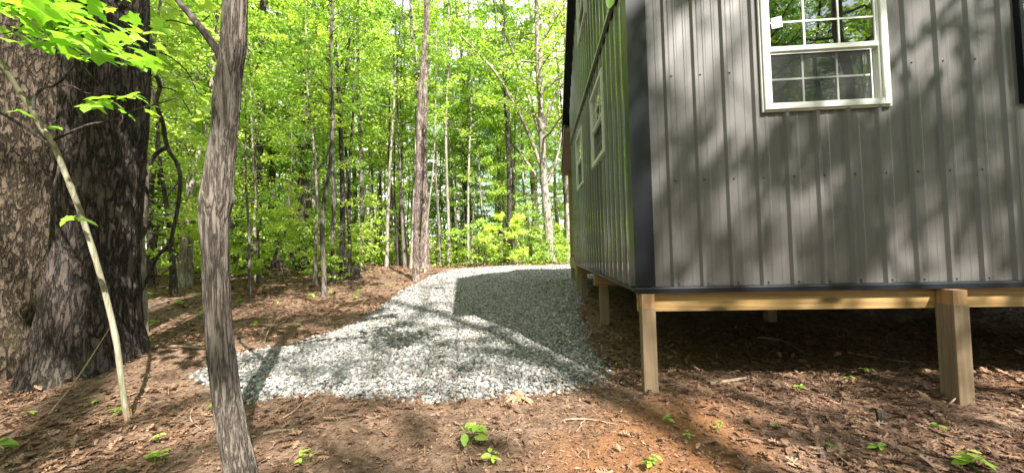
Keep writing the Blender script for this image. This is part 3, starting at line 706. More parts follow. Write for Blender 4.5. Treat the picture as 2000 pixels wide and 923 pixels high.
# --- generic trees copied over the woods
def wobble(h, n, amp, lean=(0, 0)):
    q = np.linspace(0, 1, n); ph = rng.random(4)*6
    return np.stack([lean[0]*q*h+amp*np.sin(q*4+ph[0])*q+amp*.4*np.sin(q*11+ph[1])*q, lean[1]*q*h+amp*np.sin(q*4.5+ph[2])*q+amp*.4*np.sin(q*10+ph[3])*q, q*h-.1*(1-q)], -1)
def taper(n, r0, r1): q = np.linspace(0, 1, n); return (r0+(r1-r0)*q)*(1+.55*np.exp(-q*n*.9))
SAPS = [limb_tree(wobble(7+2*rng.random(), 14, .22, (rng.normal()*.04, rng.normal()*.04)), taper(14, .035+.012*i, .008), 1.0, 8.2, 32, 1.25, 3500, .082, mat=(LEAF, LEAF_Y, LEAF, LEAF_D)[i], bark=(BARK, BARK_P, BARK_D, BARK)[i], up=.15) for i in range(4)]
FARS = [limb_tree(wobble(17+3*rng.random(), 16, .35, (rng.normal()*.02, rng.normal()*.02)), taper(16, .12+.03*i, .03), 2.0, 18.5, 60, 2.9, 12000, .125, mat=(LEAF, LEAF_Y, LEAF_D, LEAF)[i], bark=(BARK, BARK_P, BARK_D, BARK)[i], up=.25, seg=8, widthf=.5) for i in range(4)]
TALL = [limb_tree(wobble(15, 14, .3), taper(14, .16, .05), 6.5, 15.5, 30, 3.3, 2600, .20, mat=(LEAF, LEAF_Y, LEAF)[i], bark=BARK, up=.4, widthf=.42, bare=.35) for i in range(3)]
CANOPY = [(-4.6, -3.4), (-6.8, .6), (-3.6, -7.4)]
HIGH = [limb_tree(wobble(21+i, 14, .5), taper(14, .22, .07), 11, 21.5, 24, 4.6, 1700, .25, mat=(LEAF, LEAF_Y)[i], bark=BARK, up=.45, widthf=.32, bare=.48, twigs=3) for i in range(2)]
HIGHS = [(7.6, -9.2), (3.4, -8.2), (15.5, -12.0)]
CLUMPY = [limb_tree(wobble(12.5, 14, .35), taper(14, .13, .04), 4.6, 12.4, 24, 3.3, 3800, .15, mat=LEAF, bark=BARK, up=.35, widthf=.30, bare=.42, twigs=1) for i in range(2)]
CLUMPS = [(7.2, -3.3), (9.6, -4.2), (7.4, -6.8)]
POLES = [limb_tree(wobble(12+2*rng.random(), 16, .3, (rng.normal()*.03, rng.normal()*.03)), taper(16, .045+.018*i, .012), 4.5, 13, 24, 1.7, 3400, .11, mat=(LEAF, LEAF_Y, LEAF, LEAF_Y)[i], bark=(BARK_P, BARK, BARK_D, BARK_P)[i], up=.35) for i in range(4)]
BUSH = [limb_tree(wobble(1.5, 6, .1), taper(6, .012, .003), .15, 1.5, 16, .8, 900, .10, mat=(LEAF_Y, LEAF)[i], bark=BARK, up=.2, twigs=2) for i in range(2)]
def copy_tree_of(meshes, name, label, cat, x, y, group, sc=1.0): return plant_tree(name, label, cat, meshes, (x, y, float(ground(x, y))), rng.random()*2*PI, sc, group)
def jitter_grid(n, x0, x1, y0, y1, ok, mind):
    out = []; tries = 0
    while len(out) < n and tries < 6000:
        tries += 1; x, y = rng.uniform(x0, x1), rng.uniform(y0, y1)
        if ok(x, y) and all((x-a)**2+(y-b)**2 > mind**2 for a, b in out): out.append((x, y))
    return out
def clear(x, y, m=.8):
    return float(sdist([x], [y])[0]) < -m and not (x > .2 and 2 < y < 10 and x < 9) and not (x > -3.2 and y < 3.4 and y > -3)
def in_front(x, y): return y*1.0 > abs(x)*.55+1
KS = ('slender leafy sapling with bright layered sprays at the wood edge', 'thin pale-stemmed sapling with yellow-green sprays', 'dark-stemmed sapling with mid-green leaves', 'sapling with deep green leaves under taller trees')
for (x, y) in jitter_grid(46, -20, 9, 9.5, 22, lambda x, y: clear(x, y, 1.2) and in_front(x, y) and y > 13.8 and not (-1.2 < x < 3.5 and y < 17.5), 1.1):
    i = int(rng.integers(4)); copy_tree_of(SAPS[i], 'sapling', KS[i], 'sapling', x, y, 'saplings of the understorey: '+('bright', 'pale', 'dark', 'deep')[i], .75+.5*rng.random())
KP = ('slim pale pole tree with foliage only high up', 'slim grey pole tree with foliage only high up', 'slim dark pole tree with foliage only high up', 'stout pale pole tree with foliage only high up')
for (x, y) in jitter_grid(52, -20, 4, 9.5, 24, lambda x, y: clear(x, y, 1.2) and in_front(x, y) and y > 12.8 and not (-.6 < x < 3.5 and y < 16.5), .9):
    i = int(rng.integers(4)); copy_tree_of(POLES[i], 'pole_tree', KP[i], 'tree', x, y, 'pole trees of the wood: '+('slim pale', 'grey', 'dark', 'stout')[i], .8+.5*rng.random())
for (x, y) in jitter_grid(95, -40, 16, 19, 42, in_front, 1.5):
    i = int(rng.integers(4)); copy_tree_of(SAPS[i], 'understorey_tree', ('small bright understorey tree', 'small pale understorey tree', 'small dark-stemmed understorey tree', 'small deep green understorey tree')[i]+' deep in the wood', 'tree', x, y, 'understorey deep in the wood: '+('bright', 'pale', 'dark', 'deep')[i], .6+.6*rng.random())
KF = ('tall forest tree far behind with full green crown', 'tall pale-barked tree far behind with yellow-green crown', 'tall dark-barked tree far behind with deep green crown', 'tall thick tree far behind with bright green crown')
for (x, y) in jitter_grid(100, -62, 34, 20, 62, lambda x, y: in_front(x, y) or y > 20, 3.3):
    i = int(rng.integers(4)); copy_tree_of(FARS[i], 'forest_tree', KF[i], 'tree', x, y, 'far forest trees: '+('green', 'pale', 'dark', 'thick')[i], .8+.45*rng.random())
for (x, y) in jitter_grid(26, -26, -7.5, -3, 14, lambda x, y: clear(x, y), 2.6):
    i = int(rng.integers(4)); copy_tree_of(FARS[i], 'forest_tree', 'leafy forest tree in the woods left of the driveway', 'tree', x, y, 'woods to the left', .6+.3*rng.random())
for (x, y) in jitter_grid(26, -16, -5.2, 3.8, 12, lambda x, y: x < -5.2-.0*y, 1.5):
    i = int(rng.integers(4)); copy_tree_of(SAPS[i], 'sapling', 'leafy sapling in the shade left of the driveway', 'sapling', x, y, 'saplings left of the driveway', .7+.4*rng.random())
for (x, y) in jitter_grid(46, -14, 12, 13.6, 19, lambda x, y: float(sdist([x], [y])[0]) < -.5, .8)+jitter_grid(14, -13, -5, 7.5, 13, lambda x, y: clear(x, y), 1.2):
    i = int(rng.integers(2)); copy_tree_of(BUSH[i], 'shrub', ('low yellow-green shrub at the edge of the woods', 'low green shrub at the edge of the woods')[i], 'shrub', x, y, 'shrubs along the wood edge: '+('yellow', 'green')[i], .6+.7*rng.random())
# trees behind the photographer: they cast the dappled shade and stand in the window reflections
for (x, y) in jitter_grid(44, -22, 34, -34, -15, lambda x, y: True, 2.6):
    i = int(rng.integers(4)); copy_tree_of(FARS[i], 'forest_tree', 'forest tree behind the photographer opposite the house', 'tree', x, y, 'woods opposite the house', .95+.3*rng.random())
for (x, y) in jitter_grid(22, -16, 24, -14, -8.5, lambda x, y: True, 2.0):
    i = int(rng.integers(4)); copy_tree_of(SAPS[i], 'sapling', 'young tree behind the photographer opposite the house', 'tree', x, y, 'woods opposite the house', .8+.4*rng.random())
for (x, y) in jitter_grid(16, 8, 30, -24, -9, lambda x, y: x > 6-y*.3 and all((x-a)**2+(y-b)**2 > 4 for a, b in HIGHS), 2.4):
    copy_tree_of(FARS[2], 'forest_tree', 'dense dark tree behind the photographer opposite the front window', 'tree', x, y, 'dense trees opposite the window', min(.9, (2.76-y)*1.1/19))
CSEED = random.Random(4)
for k_, (x, y) in enumerate(HIGHS): copy_tree_of(HIGH[k_ % 2], 'canopy_tree', 'very tall open-crowned tree behind the photographer toward the sun', 'tree', x, y, 'canopy trees behind the clearing', 1.0).rotation_euler = (0, 0, CSEED.random()*6.28)
for k_, (x, y) in enumerate(CLUMPS): copy_tree_of(CLUMPY[k_ % 2], 'canopy_tree', 'open tree with clumped sprays behind the photographer near the house', 'tree', x, y, 'clumped canopy trees', 1.0).rotation_euler = (0, 0, CSEED.random()*6.28)
for (x, y) in CANOPY:
    copy_tree_of(TALL[CSEED.randrange(3)], 'canopy_tree', 'tall open-crowned tree behind the photographer shading the clearing', 'tree', x, y, 'canopy trees behind the clearing', .88).rotation_euler = (0, 0, CSEED.random()*6.28)

# --- individual trees the photograph shows
def pix_tree(name, label, base, pts, wpx, ztop, wtop=.35, bark=BARK, cat='tree', leaf=(3.0, 9.0, 26, 1.5, 3000, .13), mat=LEAF, seg=10, dz=0, forks=(), depth=None, group=None, **kw):
    """base: foot in the photograph; pts: further points up the stem; real size follows from the distance of the foot"""
    b = G(*base); dep = depth or float((b-EYE)@FW)
    P0 = P(base[0], base[1], dep) if depth else b
    if depth: P0[2] = float(ground(P0[0], P0[1]))
    way = [P0-[0, 0, .12]]+[P(x, y, dep) for x, y in pts]
    last, prev = way[-1], way[-2]; dv = (last-prev)/np.linalg.norm(last-prev); h = P0[2]+ztop
    if last[2] < h:
        dv = dv*.6+np.array([0, 0, .8]); dv /= np.linalg.norm(dv); way += [last+dv*(h-last[2])*.5/dv[2], last+dv*(h-last[2])/dv[2]]
    path = smooth_path(way, 34); r0 = wpx*dep/FPX/2; q = np.linspace(0, 1, len(path))
    rad = r0*(1-(1-wtop)*q)*(1+.45*np.exp(-q*28)); path = path-P0
    z0, z1, nb, bl, nl, ls = leaf; z0 = min(z0*1.35, z1*.6)
    tm, cm, lm = limb_tree(path, rad, z0, min(z1, ztop*.98), nb, bl, int(nl*1.15), ls*.72, mat=mat, bark=bark, seg=seg, **kw)
    t = thing(name, label, cat, tuple(P0), group); obj('trunk', tm, t); obj('crown', cm, t); obj('limbs', lm, t)
    if forks:
        for fp, fw in forks:
            fb = Tubes(); w_ = smooth_path([P(x, y, dep+dd) for x, y, dd in fp], 18)-P0; n = len(w_); qq = np.linspace(0, 1, n)
            fb.tube(w_, fw*dep/FPX/2*(1-.7*qq), 8); obj('fork', fb.mesh('fork', bark), t)
    return t
pix_tree('forest_tree', 'straight dark grey trunk standing behind the near tree to its right', (505, 525), [(502, 400), (507, 250), (511, 100), (514, 0)], 19, 14, bark=BARK_D, leaf=(4.5, 13, 26, 2.2, 3000, .16), depth=12.5)
pix_tree('thin_tree', 'thin pale crooked stem in front of the straight dark trunk', (502, 563), [(499, 510), (497, 440), (500, 380), (494, 300)], 8, 6.5, bark=BARK_P, leaf=(2.2, 6.5, 16, 1.0, 900, .10))
pix_tree('thin_tree', 'pale stem leaning right with mottled bark between oak and near tree', (352, 562), [(357, 500), (365, 420), (376, 350), (400, 255), (412, 180)], 14, 9, bark=BARK_P, leaf=(3.2, 9, 22, 1.4, 2200, .11))
pix_tree('forest_tree', 'grey trunk behind the looping vine', (345, 520), [(344, 400), (348, 260), (349, 100), (350, 0)], 15, 14, leaf=(4, 13, 26, 2.2, 3200, .15), depth=12)
pix_tree('thin_tree', 'short pale stem just behind the near tree', (396, 548), [(399, 500), (404, 440), (411, 360)], 9, 6.5, bark=BARK_P, leaf=(2.2, 6.4, 16, 1.1, 1200, .11))
pix_tree('forest_tree', 'grey trunk close beside the right edge of the oak', (296, 520), [(294, 400), (290, 250), (287, 120), (288, 0)], 13, 13, leaf=(4, 12, 24, 2.0, 3000, .14), depth=11)
pix_tree('forest_tree', 'dark leaning trunk tilted to the right left of the stump', (573, 510), [(580, 430), (590, 330), (603, 200), (612, 120)], 13, 12, bark=BARK_D, leaf=(4, 12, 24, 2.0, 2800, .15), depth=13)
pix_tree('thin_tree', 'young tree with pale foot and dark top leaning right beside the stump', (632, 580), [(633, 540), (629, 450), (634, 390), (645, 320), (650, 230), (646, 100), (650, 0)], 10, 9, bark=BARK, leaf=(2.6, 9, 26, 1.3, 2600, .12))
pix_tree('thin_tree', 'lichen-grey straight stem just right of the pale-footed tree', (648, 562), [(650, 500), (652, 400), (648, 260), (645, 120), (642, 0)], 9, 10, bark=BARK, leaf=(3.0, 9.5, 24, 1.4, 2600, .12))
pix_tree('forest_tree', 'blackish forked trunk rising from the old stump', (668, 552), [(669, 450), (668, 330), (663, 210), (656, 100), (650, 40)], 11, 10, bark=BARK_D, leaf=(2.6, 10, 26, 1.5, 3000, .125), forks=[([(663, 215, 0), (675, 150, .1), (682, 80, .1), (697, 20, .2), (704, -60, .2)], 8)])
pix_tree('thin_tree', 'slim dark stem directly behind the stump', (684, 535), [(683, 440), (682, 360), (688, 250), (690, 180)], 7, 9, bark=BARK_D, leaf=(3, 9, 20, 1.3, 2000, .12))
pix_tree('forest_tree', 'grey-brown slim trunk right of the old stump', (706, 522), [(707, 430), (706, 330), (702, 220), (699, 100), (697, 0)], 9, 12, leaf=(4, 12, 24, 1.8, 2800, .14))
pix_tree('thin_tree', 'thin pale straight stem midway between stump and pine pair', (755, 522), [(757, 430), (761, 340), (765, 270), (770, 200)], 7, 9, bark=BARK_P, leaf=(4, 9, 20, 1.5, 2000, .14))
pix_tree('pine_tree', 'front trunk of the twin pines, dark foot beside the driveway', (812, 533), [(813, 450), (817, 330), (820, 200), (828, 90), (836, 0)], 13, 15, bark=BARK_PINE, leaf=(6.5, 15, 20, 2.4, 3000, .15), mat=LEAF_D, depth=9.6)
pix_tree('pine_tree', 'rear trunk of the twin pines with peeling reddish bark', (828, 520), [(829, 430), (827, 330), (828, 230), (831, 120), (833, 30)], 19, 17, bark=BARK_PINE, leaf=(7.5, 17, 22, 2.8, 3400, .17), mat=LEAF_D, depth=13, forks=[([(826, 250, 0), (815, 160, .1), (806, 90, .2), (801, 0, .2), (796, -80, .2)], 10)])
pix_tree('thin_tree', 'narrow pale stem touching the left side of the twin pines', (803, 522), [(806, 460), (809, 380), (812, 300)], 8, 8, bark=BARK_P, leaf=(3.5, 8, 18, 1.4, 1600, .14), depth=13.5)
pix_tree('thin_tree', 'thin leaning pale pole crossing in front of the rear pine', (829, 524), [(833, 450), (839, 390), (845, 340), (849, 280)], 4, 7.5, bark=BARK_P, leaf=(4, 7.4, 12, 1.2, 900, .13), depth=11.5)
pix_tree('thin_tree', 'white-flecked thin stem first to the right of the pines', (876, 514), [(876, 430), (872, 330), (871, 230), (876, 120)], 7, 11, bark=BARK_P, leaf=(4, 11, 22, 1.8, 2600, .15), depth=15)
pix_tree('thin_tree', 'thin grey stem right of the white-flecked one', (893, 514), [(890, 440), (886, 360), (880, 300)], 5, 9, leaf=(3, 9, 20, 1.6, 2400, .15), depth=16)
pix_tree('thin_tree', 'bare pale pole with a side twig before the driveway bend', (946, 521), [(946, 470), (944, 430), (940, 395)], 4, 4.5, bark=BARK_P, leaf=(2.2, 4.5, 12, 1.0, 700, .13), depth=15)
pix_tree('forest_tree', 'dark trunk between the bare pole and the maple', (977, 515), [(976, 440), (975, 370), (972, 280), (970, 150)], 8, 14, bark=BARK, leaf=(3.4, 14, 30, 2.4, 4200, .17), depth=19)
pix_tree('thin_tree', 'pale slim stem beside the dark trunk in the background', (985, 515), [(984, 430), (983, 350), (986, 250)], 6, 12, bark=BARK_P, leaf=(4, 12, 22, 2.2, 3000, .17), depth=18)
pix_tree('thin_tree', 'thin stem leaning left just left of the maple foot', (1041, 516), [(1033, 450), (1025, 390), (1020, 320), (1019, 250)], 6, 10, bark=BARK_P, leaf=(3.5, 10, 22, 1.8, 2600, .16), depth=16)
pix_tree('maple_tree', 'large spreading maple beyond the driveway close to the house', (1076, 519), [(1071, 450), (1065, 380), (1061, 330), (1058, 250), (1055, 180), (1050, 100), (1048, 20)], 18, 17, bark=BARK_P, leaf=(3.6, 16, 46, 3.2, 8500, .15), mat=LEAF_Y, depth=15, wtop=.3,
         forks=[([(1062, 365, 0), (1045, 340, .2), (1020, 305, .4), (995, 275, .6), (980, 255, .7)], 8), ([(1058, 330, 0), (1040, 280, 0), (1010, 215, -.3), (970, 145, -.5), (925, 95, -.7), (890, 60, -.9)], 8),
                ([(1057, 270, 0), (1040, 215, .2), (1010, 120, .3), (975, 40, .5), (955, -30, .6)], 8), ([(1070, 355, 0), (1082, 325, 0), (1092, 290, .1), (1100, 230, .3)], 7), ([(1060, 250, 0), (1078, 200, -.2), (1098, 165, -.4), (1110, 130, -.5)], 7), ([(1052, 150, 0), (1062, 80, 0), (1082, 20, .1), (1100, -40, .2)], 8)])
pix_tree('forest_tree', 'pale trunk half hidden behind the porch post', (1110, 516), [(1109, 450), (1107, 370), (1107, 300), (1106, 200)], 11, 14, bark=BARK_P, leaf=(4, 14, 26, 2.2, 3800, .17), depth=16.5)
pix_tree('thin_tree', 'slim crooked stem leaning left near the looping vine foot', (262, 590), [(290, 520), (272, 440), (300, 330)], 5, 5.5, bark=BARK_D, leaf=(2.6, 5.4, 12, 1.0, 900, .10), depth=7.5)
pix_tree('thin_tree', 'long thin pole leaning to the right in front of the leaning dark trunk', (522, 535), [(548, 470), (583, 410), (600, 360), (640, 300)], 6, 6, bark=BARK, leaf=(3.6, 6, 10, 1.1, 700, .12), depth=10)
for k_, (bx, wpx, tx, dp_, lab) in enumerate([(232+20, 8, 250, 14, 'grey stem hard against the right side of the oak'), (448, 8, 452, 13, 'slender grey stem peeping out right of the near tree'), (535, 7, 536, 15, 'slim stem between the straight dark trunk and the leaning one'), (600, 6, 604, 16, 'thin stem in the gap right of the leaning dark trunk'), (726, 6, 722, 16, 'thin grey stem behind and right of the slim trunk'), (780, 5, 786, 17, 'thin stem just left of the twin pines'), (915, 5, 912, 18, 'thin straight stem left of the bare pole'), (1003, 5, 1006, 17, 'fine stem right of the pale slim one'), (480, 9, 478, 17, 'brownish trunk left of the straight dark trunk')]):
    pix_tree('thin_tree', lab, (bx, 517), [(bx*.6+tx*.4, 400), (tx, 250), (tx+4, 100)], wpx, 11, bark=(BARK, BARK_P, BARK_D)[k_ % 3], leaf=(3, 11, 22, 1.9, 2600, .15), depth=dp_, mat=(LEAF, LEAF_Y)[k_ % 2])

# --- the big double oak
def bark_disp(amp, fr, fz, seed):
    def f(pts, th):
        zc = pts[:, 2][:, None]; a = th[None, :]
        u = np.cos(a)*fr; v = np.sin(a)*fr
        n = fbm(u*1.6+zc*0.2+7, v*1.6+zc*fz, 3, seed)+.6*fbm(u*2.3+11, v*2.3+zc*fz*1.6, 2, seed+5)
        ridge = 1-np.abs(n)*2.2
        return 1+amp*ridge+.05*fbm(np.cos(a)*1.2+3, np.sin(a)*1.2+zc*.8, 2, seed+9)
    return f
def big_stem(pix, widths, dep, ztop, seg=110, n=330, seed=1, amp=.05, flare=None):
    way = [P(x, y, dep) for x, y in pix]; rr = [wd*dep/FPX/2 for wd in widths]
    last, prev = way[-1], way[-2]; dv = (last-prev)/np.linalg.norm(last-prev); way.append(last+dv*(ztop-last[2])/max(dv[2], .3)); rr.append(rr[-1]*.6)
    path = smooth_path(way, n); rad = np.interp(np.linspace(0, 1, n), np.linspace(0, 1, len(rr)), rr)
    bd = bark_disp(amp, 6.5, 1.5, seed); gz = way[0][2]
    def disp(p, th):
        z = p[:, 2][:, None]-gz; lobes = 1+np.exp(-np.maximum(z, 0)*4.2)*(.16*np.cos(th[None]*5+seed)+.09*np.cos(th[None]*8+1.3*seed))
        return bd(p, th)*lobes
    return path, rad, disp
oak = thing('oak_tree', 'massive old twin-stemmed oak with rough furrowed bark at the left edge', 'tree', tuple(P(160, 770, 3.15)))
OI = Matrix.Translation(-oak.location)
def op(o, t=None): o.parent = t or oak; o.matrix_parent_inverse = Matrix.Translation(-(t or oak).location); return o
tb = Tubes()
pa, ra, da = big_stem([(40, 840), (45, 760), (52, 600), (60, 430), (72, 250), (86, 90), (98, 0)], [225, 192, 158, 146, 138, 128, 122], 3.50, 8, seed=3)
tb.tube(pa, ra, 200, da)
op(obj('trunk', tb.mesh('trunk', BARK_OAKB)))['label'] = 'browner mossy left stem of the double oak'
tb = Tubes()
pb, rb_, db = big_stem([(172, 830), (174, 760), (180, 640), (189, 520), (196, 400), (206, 230), (214, 90), (219, 0)], [265, 195, 142, 120, 117, 119, 114, 104], 3.12, 7.4, seed=8)
tb.tube(pb, rb_, 200, db)
op(obj('trunk', tb.mesh('trunk', BARK_OAK)))
# crown high overhead
def crown_on(thing_, stems, mat, lsize, bark):
    PP = []; lt = Tubes(); cl = []
    for (p0, n, L) in stems:
        for i in range(n):
            a = rng.random()*2*PI; el = .15+.7*rng.random(); dr = np.array([math.cos(a)*math.cos(el), math.sin(a)*math.cos(el), math.sin(el)]); l = L*(.6+.5*rng.random())
            q = np.linspace(0, 1, 6)[:, None]; s0 = np.array(p0)+[0, 0, rng.random()*1.8-.6]; pts = s0+dr*q*l-np.array([0, 0, 1])*q*q*l*.12; lt.tube(pts, .05*(1-.85*q[:, 0]), 6)
            for k in range(5):
                b0 = s0+dr*l*(.3+.65*rng.random()); an = a+rng.normal()*.9; d2 = np.array([math.cos(an), math.sin(an), rng.normal()*.2]); d2 /= np.linalg.norm(d2); l2 = l*.35
                lt.tube([b0, b0+d2*l2*.5, b0+d2*l2], [.015, .01, .004], 4); p, az = spray_leaves(60, b0, d2, l2*1.2, l2*.5, lsize); cl.append((p, az))
    V_, F_, r_ = leaf_cloud(np.concatenate([c[0] for c in cl]), np.concatenate([c[1] for c in cl]), T_OVAL, lsize)
    op(obj('limbs', lt.mesh('limbs', bark)), thing_); op(obj('crown', mesh_np('crown', V_, F_, mat, rnd=r_)), thing_)
crown_on(oak, [(pa[-8], 9, 3.2), (pb[-8], 9, 3.2)], LEAF, .14, BARK)

# --- the near tree with its dark limb
nb = thing('near_tree', 'slim ridged-bark tree standing closest in the foreground with one dark limb', 'tree', tuple(P(478, 960, 1.78)))
tb = Tubes(); n = 300
way = [P(x, y, 1.78) for x, y in [(482, 985), (472, 923), (452, 830), (433, 700), (425, 600), (421, 500), (419, 440), (422, 390), (430, 320), (441, 230), (447, 150), (456, 80), (460, 0), (466, -110), (474, -330), (480, -700)]]
wd = [60, 50, 45, 42, 40, 40, 44, 50, 44, 41, 40, 40, 38, 36, 30, 22]
pn = smooth_path(way, n); rn = np.interp(np.linspace(0, 1, n), np.linspace(0, 1, len(wd)), wd)*1.78/FPX/2
kn = [(int(n*.475), 2.4, .22), (int(n*.47), .4, .12), (int(n*.2), 1.2, .10), (int(n*.62), 4.2, .12), (int(n*.33), 5.0, .10)]
def dn(p, th):
    zc = p[:, 2][:, None]; a = th[None, :]; u, v = np.cos(a)*4.2, np.sin(a)*4.2
    nn = fbm(u+zc*.5, v+zc*1.2, 3, 21)+.5*fbm(u*2.5+3, v*2.5+zc*6, 2, 26); out = 1+.10*(1-np.abs(nn)*2.6)
    idx = np.arange(len(p))[:, None]
    for i, t0, am in kn: out = out+am*np.exp(-((idx-i)/4.5)**2)*np.exp(-(np.angle(np.exp(1j*(a-t0)))/.5)**2)
    return out
tb.tube(pn, rn, 130, dn); op(obj('trunk', tb.mesh('trunk', BARK_NEAR)), nb)
tb = Tubes(); lp = smooth_path([P(x, y, d_) for x, y, d_ in [(438, 118, 1.78), (422, 95, 1.77), (400, 65, 1.78), (372, 30, 1.8), (345, -4, 1.84), (318, -60, 1.9), (300, -150, 2.0)]], 50)
tb.tube(lp, np.interp(np.linspace(0, 1, 50), [0, .12, 1], [.03, .018, .011]), 16, lambda p, th: 1+.06*fbm(np.cos(th)[None]*3+p[:, 2][:, None]*9, np.sin(th)[None]*3, 3, 4)); op(obj('limb', tb.mesh('limb', BARK_D)), nb)
crown_on(nb, [(pn[-20], 7, 1.7)], LEAF, .10, BARK_D)

# --- leaning pale sapling with broken foot and its maple leaves
sp = thing('leaning_sapling', 'thin pale leaning sapling with splintered orange foot crossing the oak', 'sapling', tuple(G(254, 822)))
b0 = G(254, 822); dsp = float((b0-EYE)@FW)
sw = [P(x, y, d_) for x, y, d_ in [(254, 826, dsp), (246, 800, dsp), (238, 750, dsp), (228, 670, dsp-.02), (210, 590, dsp-.05), (188, 510, dsp-.1), (166, 440, dsp-.14), (146, 385, dsp-.2), (124, 330, dsp-.25), (103, 280, dsp-.3), (78, 245, dsp-.34), (62, 215, dsp-.38), (35, 175, dsp-.42), (5, 128, dsp-.46), (-60, 60, dsp-.5), (-150, -60, dsp-.55), (-330, -420, dsp-.6)]]
path = smooth_path(sw, 120); wpx = np.interp(np.linspace(0, 1, 120), [0, .1, .3, .5, .7, .8, 1], [10, 9.5, 8.5, 8, 7.5, 6.5, 5.5])
tb = Tubes(); nodes = [(.2, .12), (.33, .12), (.46, .16), (.6, .2), (.66, .15)]
def dj(p, th): q = np.linspace(0, 1, len(p))[:, None]; return 1+sum(a*np.exp(-((q-c)/.008)**2) for c, a in nodes)+.04*fbm(np.cos(th)[None]*2+q*40, np.sin(th)[None]*2, 2, 4)
tb.tube(path, wpx*dsp/FPX/2, 16, dj); op(obj('trunk', tb.mesh('trunk', BARK_SAP)), sp)
mb = MB()
for i in range(7):
    a = i*.9; r = .014; c = b0+[math.cos(a)*r, math.sin(a)*r, 0]; tp = P(246+3*math.sin(i*2), 800-12*random.random(), dsp)+[math.cos(a)*.012, math.sin(a)*.012, 0]; s_v = np.array([-math.sin(a), math.cos(a), 0])*.006
    mb.extrude([c-s_v-[0, 0, .04], c+s_v-[0, 0, .04], tp+s_v*.2], (math.cos(a)*.004, math.sin(a)*.004, 0))
op(mb.build('splintered_foot', plain('split_wood', (.42, .2, .08), .8, .3, 60)), sp)
tb = Tubes()
brs = [([(103, 283), (70, 262), (35, 240), (0, 220), (-40, 200)], 9, -.3, BARK_D), ([(100, 276), (128, 262), (158, 250), (176, 243), (205, 238), (232, 232), (262, 215), (300, 205), (345, 190)], 6, -.3, BARK_P),
       ([(66, 215), (68, 190), (85, 172), (110, 165), (140, 135), (146, 110), (110, 60), (60, 30)], 5, -.4, BARK_D), ([(146, 110), (170, 105), (205, 106), (240, 100)], 3.2, -.4, BARK_D), ([(155, 118), (180, 150), (205, 175), (222, 205), (240, 230), (220, 262)], 2.6, -.42, BARK_D),
       ([(110, 170), (140, 168), (170, 182), (200, 178)], 2.2, -.4, BARK_D), ([(110, 60), (160, 45), (215, 62), (260, 85)], 3, -.45, BARK_D), ([(60, 30), (30, 60), (-20, 70)], 3, -.45, BARK_D), ([(60, 30), (100, 20), (150, 35), (200, 78), (232, 112)], 2.4, -.42, BARK_D), ([(60, 30), (20, 10), (-30, 14)], 2.4, -.42, BARK_D),
       ([(100, 20), (150, -5), (210, 0)], 2, -.42, BARK_D), ([(110, 60), (80, 70), (40, 78)], 2, -.42, BARK_D), ([(60, 30), (70, -40), (120, -90), (150, -160)], 4, -.44, BARK_D), ([(240, 100), (265, 80), (285, 55)], 2, -.42, BARK_D)]
for pp, wv_, dd, bm_ in brs:
    w_ = smooth_path([P(x, y, dsp+dd) for x, y in pp], 26); tb.tube(w_, wv_*(dsp+dd)/FPX/2*(1-.6*np.linspace(0, 1, 26)), 8)
op(obj('branches', tb.mesh('branches', BARK_D)), sp)
def near_leaves(clusters, T, size, dbase, tw=None, flatn=.3):
    pos, az, sc = [], [], []
    for cx, cy, sxp, syp, n, s in clusters:
        for _ in range(max(2, int(n*.62))):
            x = cx+rng.normal()*sxp; y = cy+rng.normal()*syp; dd = dbase+rng.normal()*.22; pos.append(P(x, y, dd)); az.append(rng.normal()*.9-.2); sc.append(size*s*(.7+.6*rng.random()))
    n = len(pos); R = rotmats(np.array(az), .25+.3*rng.standard_normal(n), flatn*rng.standard_normal(n)); return scatter(T, np.array(pos), R, np.array(sc))
V_, F_, r_ = near_leaves([(40, 18, 50, 14, 46, 1), (110, 40, 45, 22, 44, 1), (190, 85, 38, 16, 34, 1), (225, 115, 28, 12, 20, 1), (170, 70, 55, 14, 26, .8), (180, 200, 28, 6, 10, .8), (235, 192, 20, 6, 9, .7), (60, 72, 40, 8, 12, .8), (20, 0, 50, 12, 40, 1), (175, 12, 26, 12, 12, 1), (100, 250, 6, 4, 2, .6), (30, 218, 10, 5, 3, .6), (145, 423, 6, 3, 3, .6), (250, 215, 16, 6, 6, .8), (60, -60, 120, 40, 90, 1), (270, 60, 22, 20, 14, .7)], T_MAPLE, .10, dsp-.42)
op(obj('leaves', mesh_np('leaves', V_, F_, LEAF_N, rnd=r_)), sp)

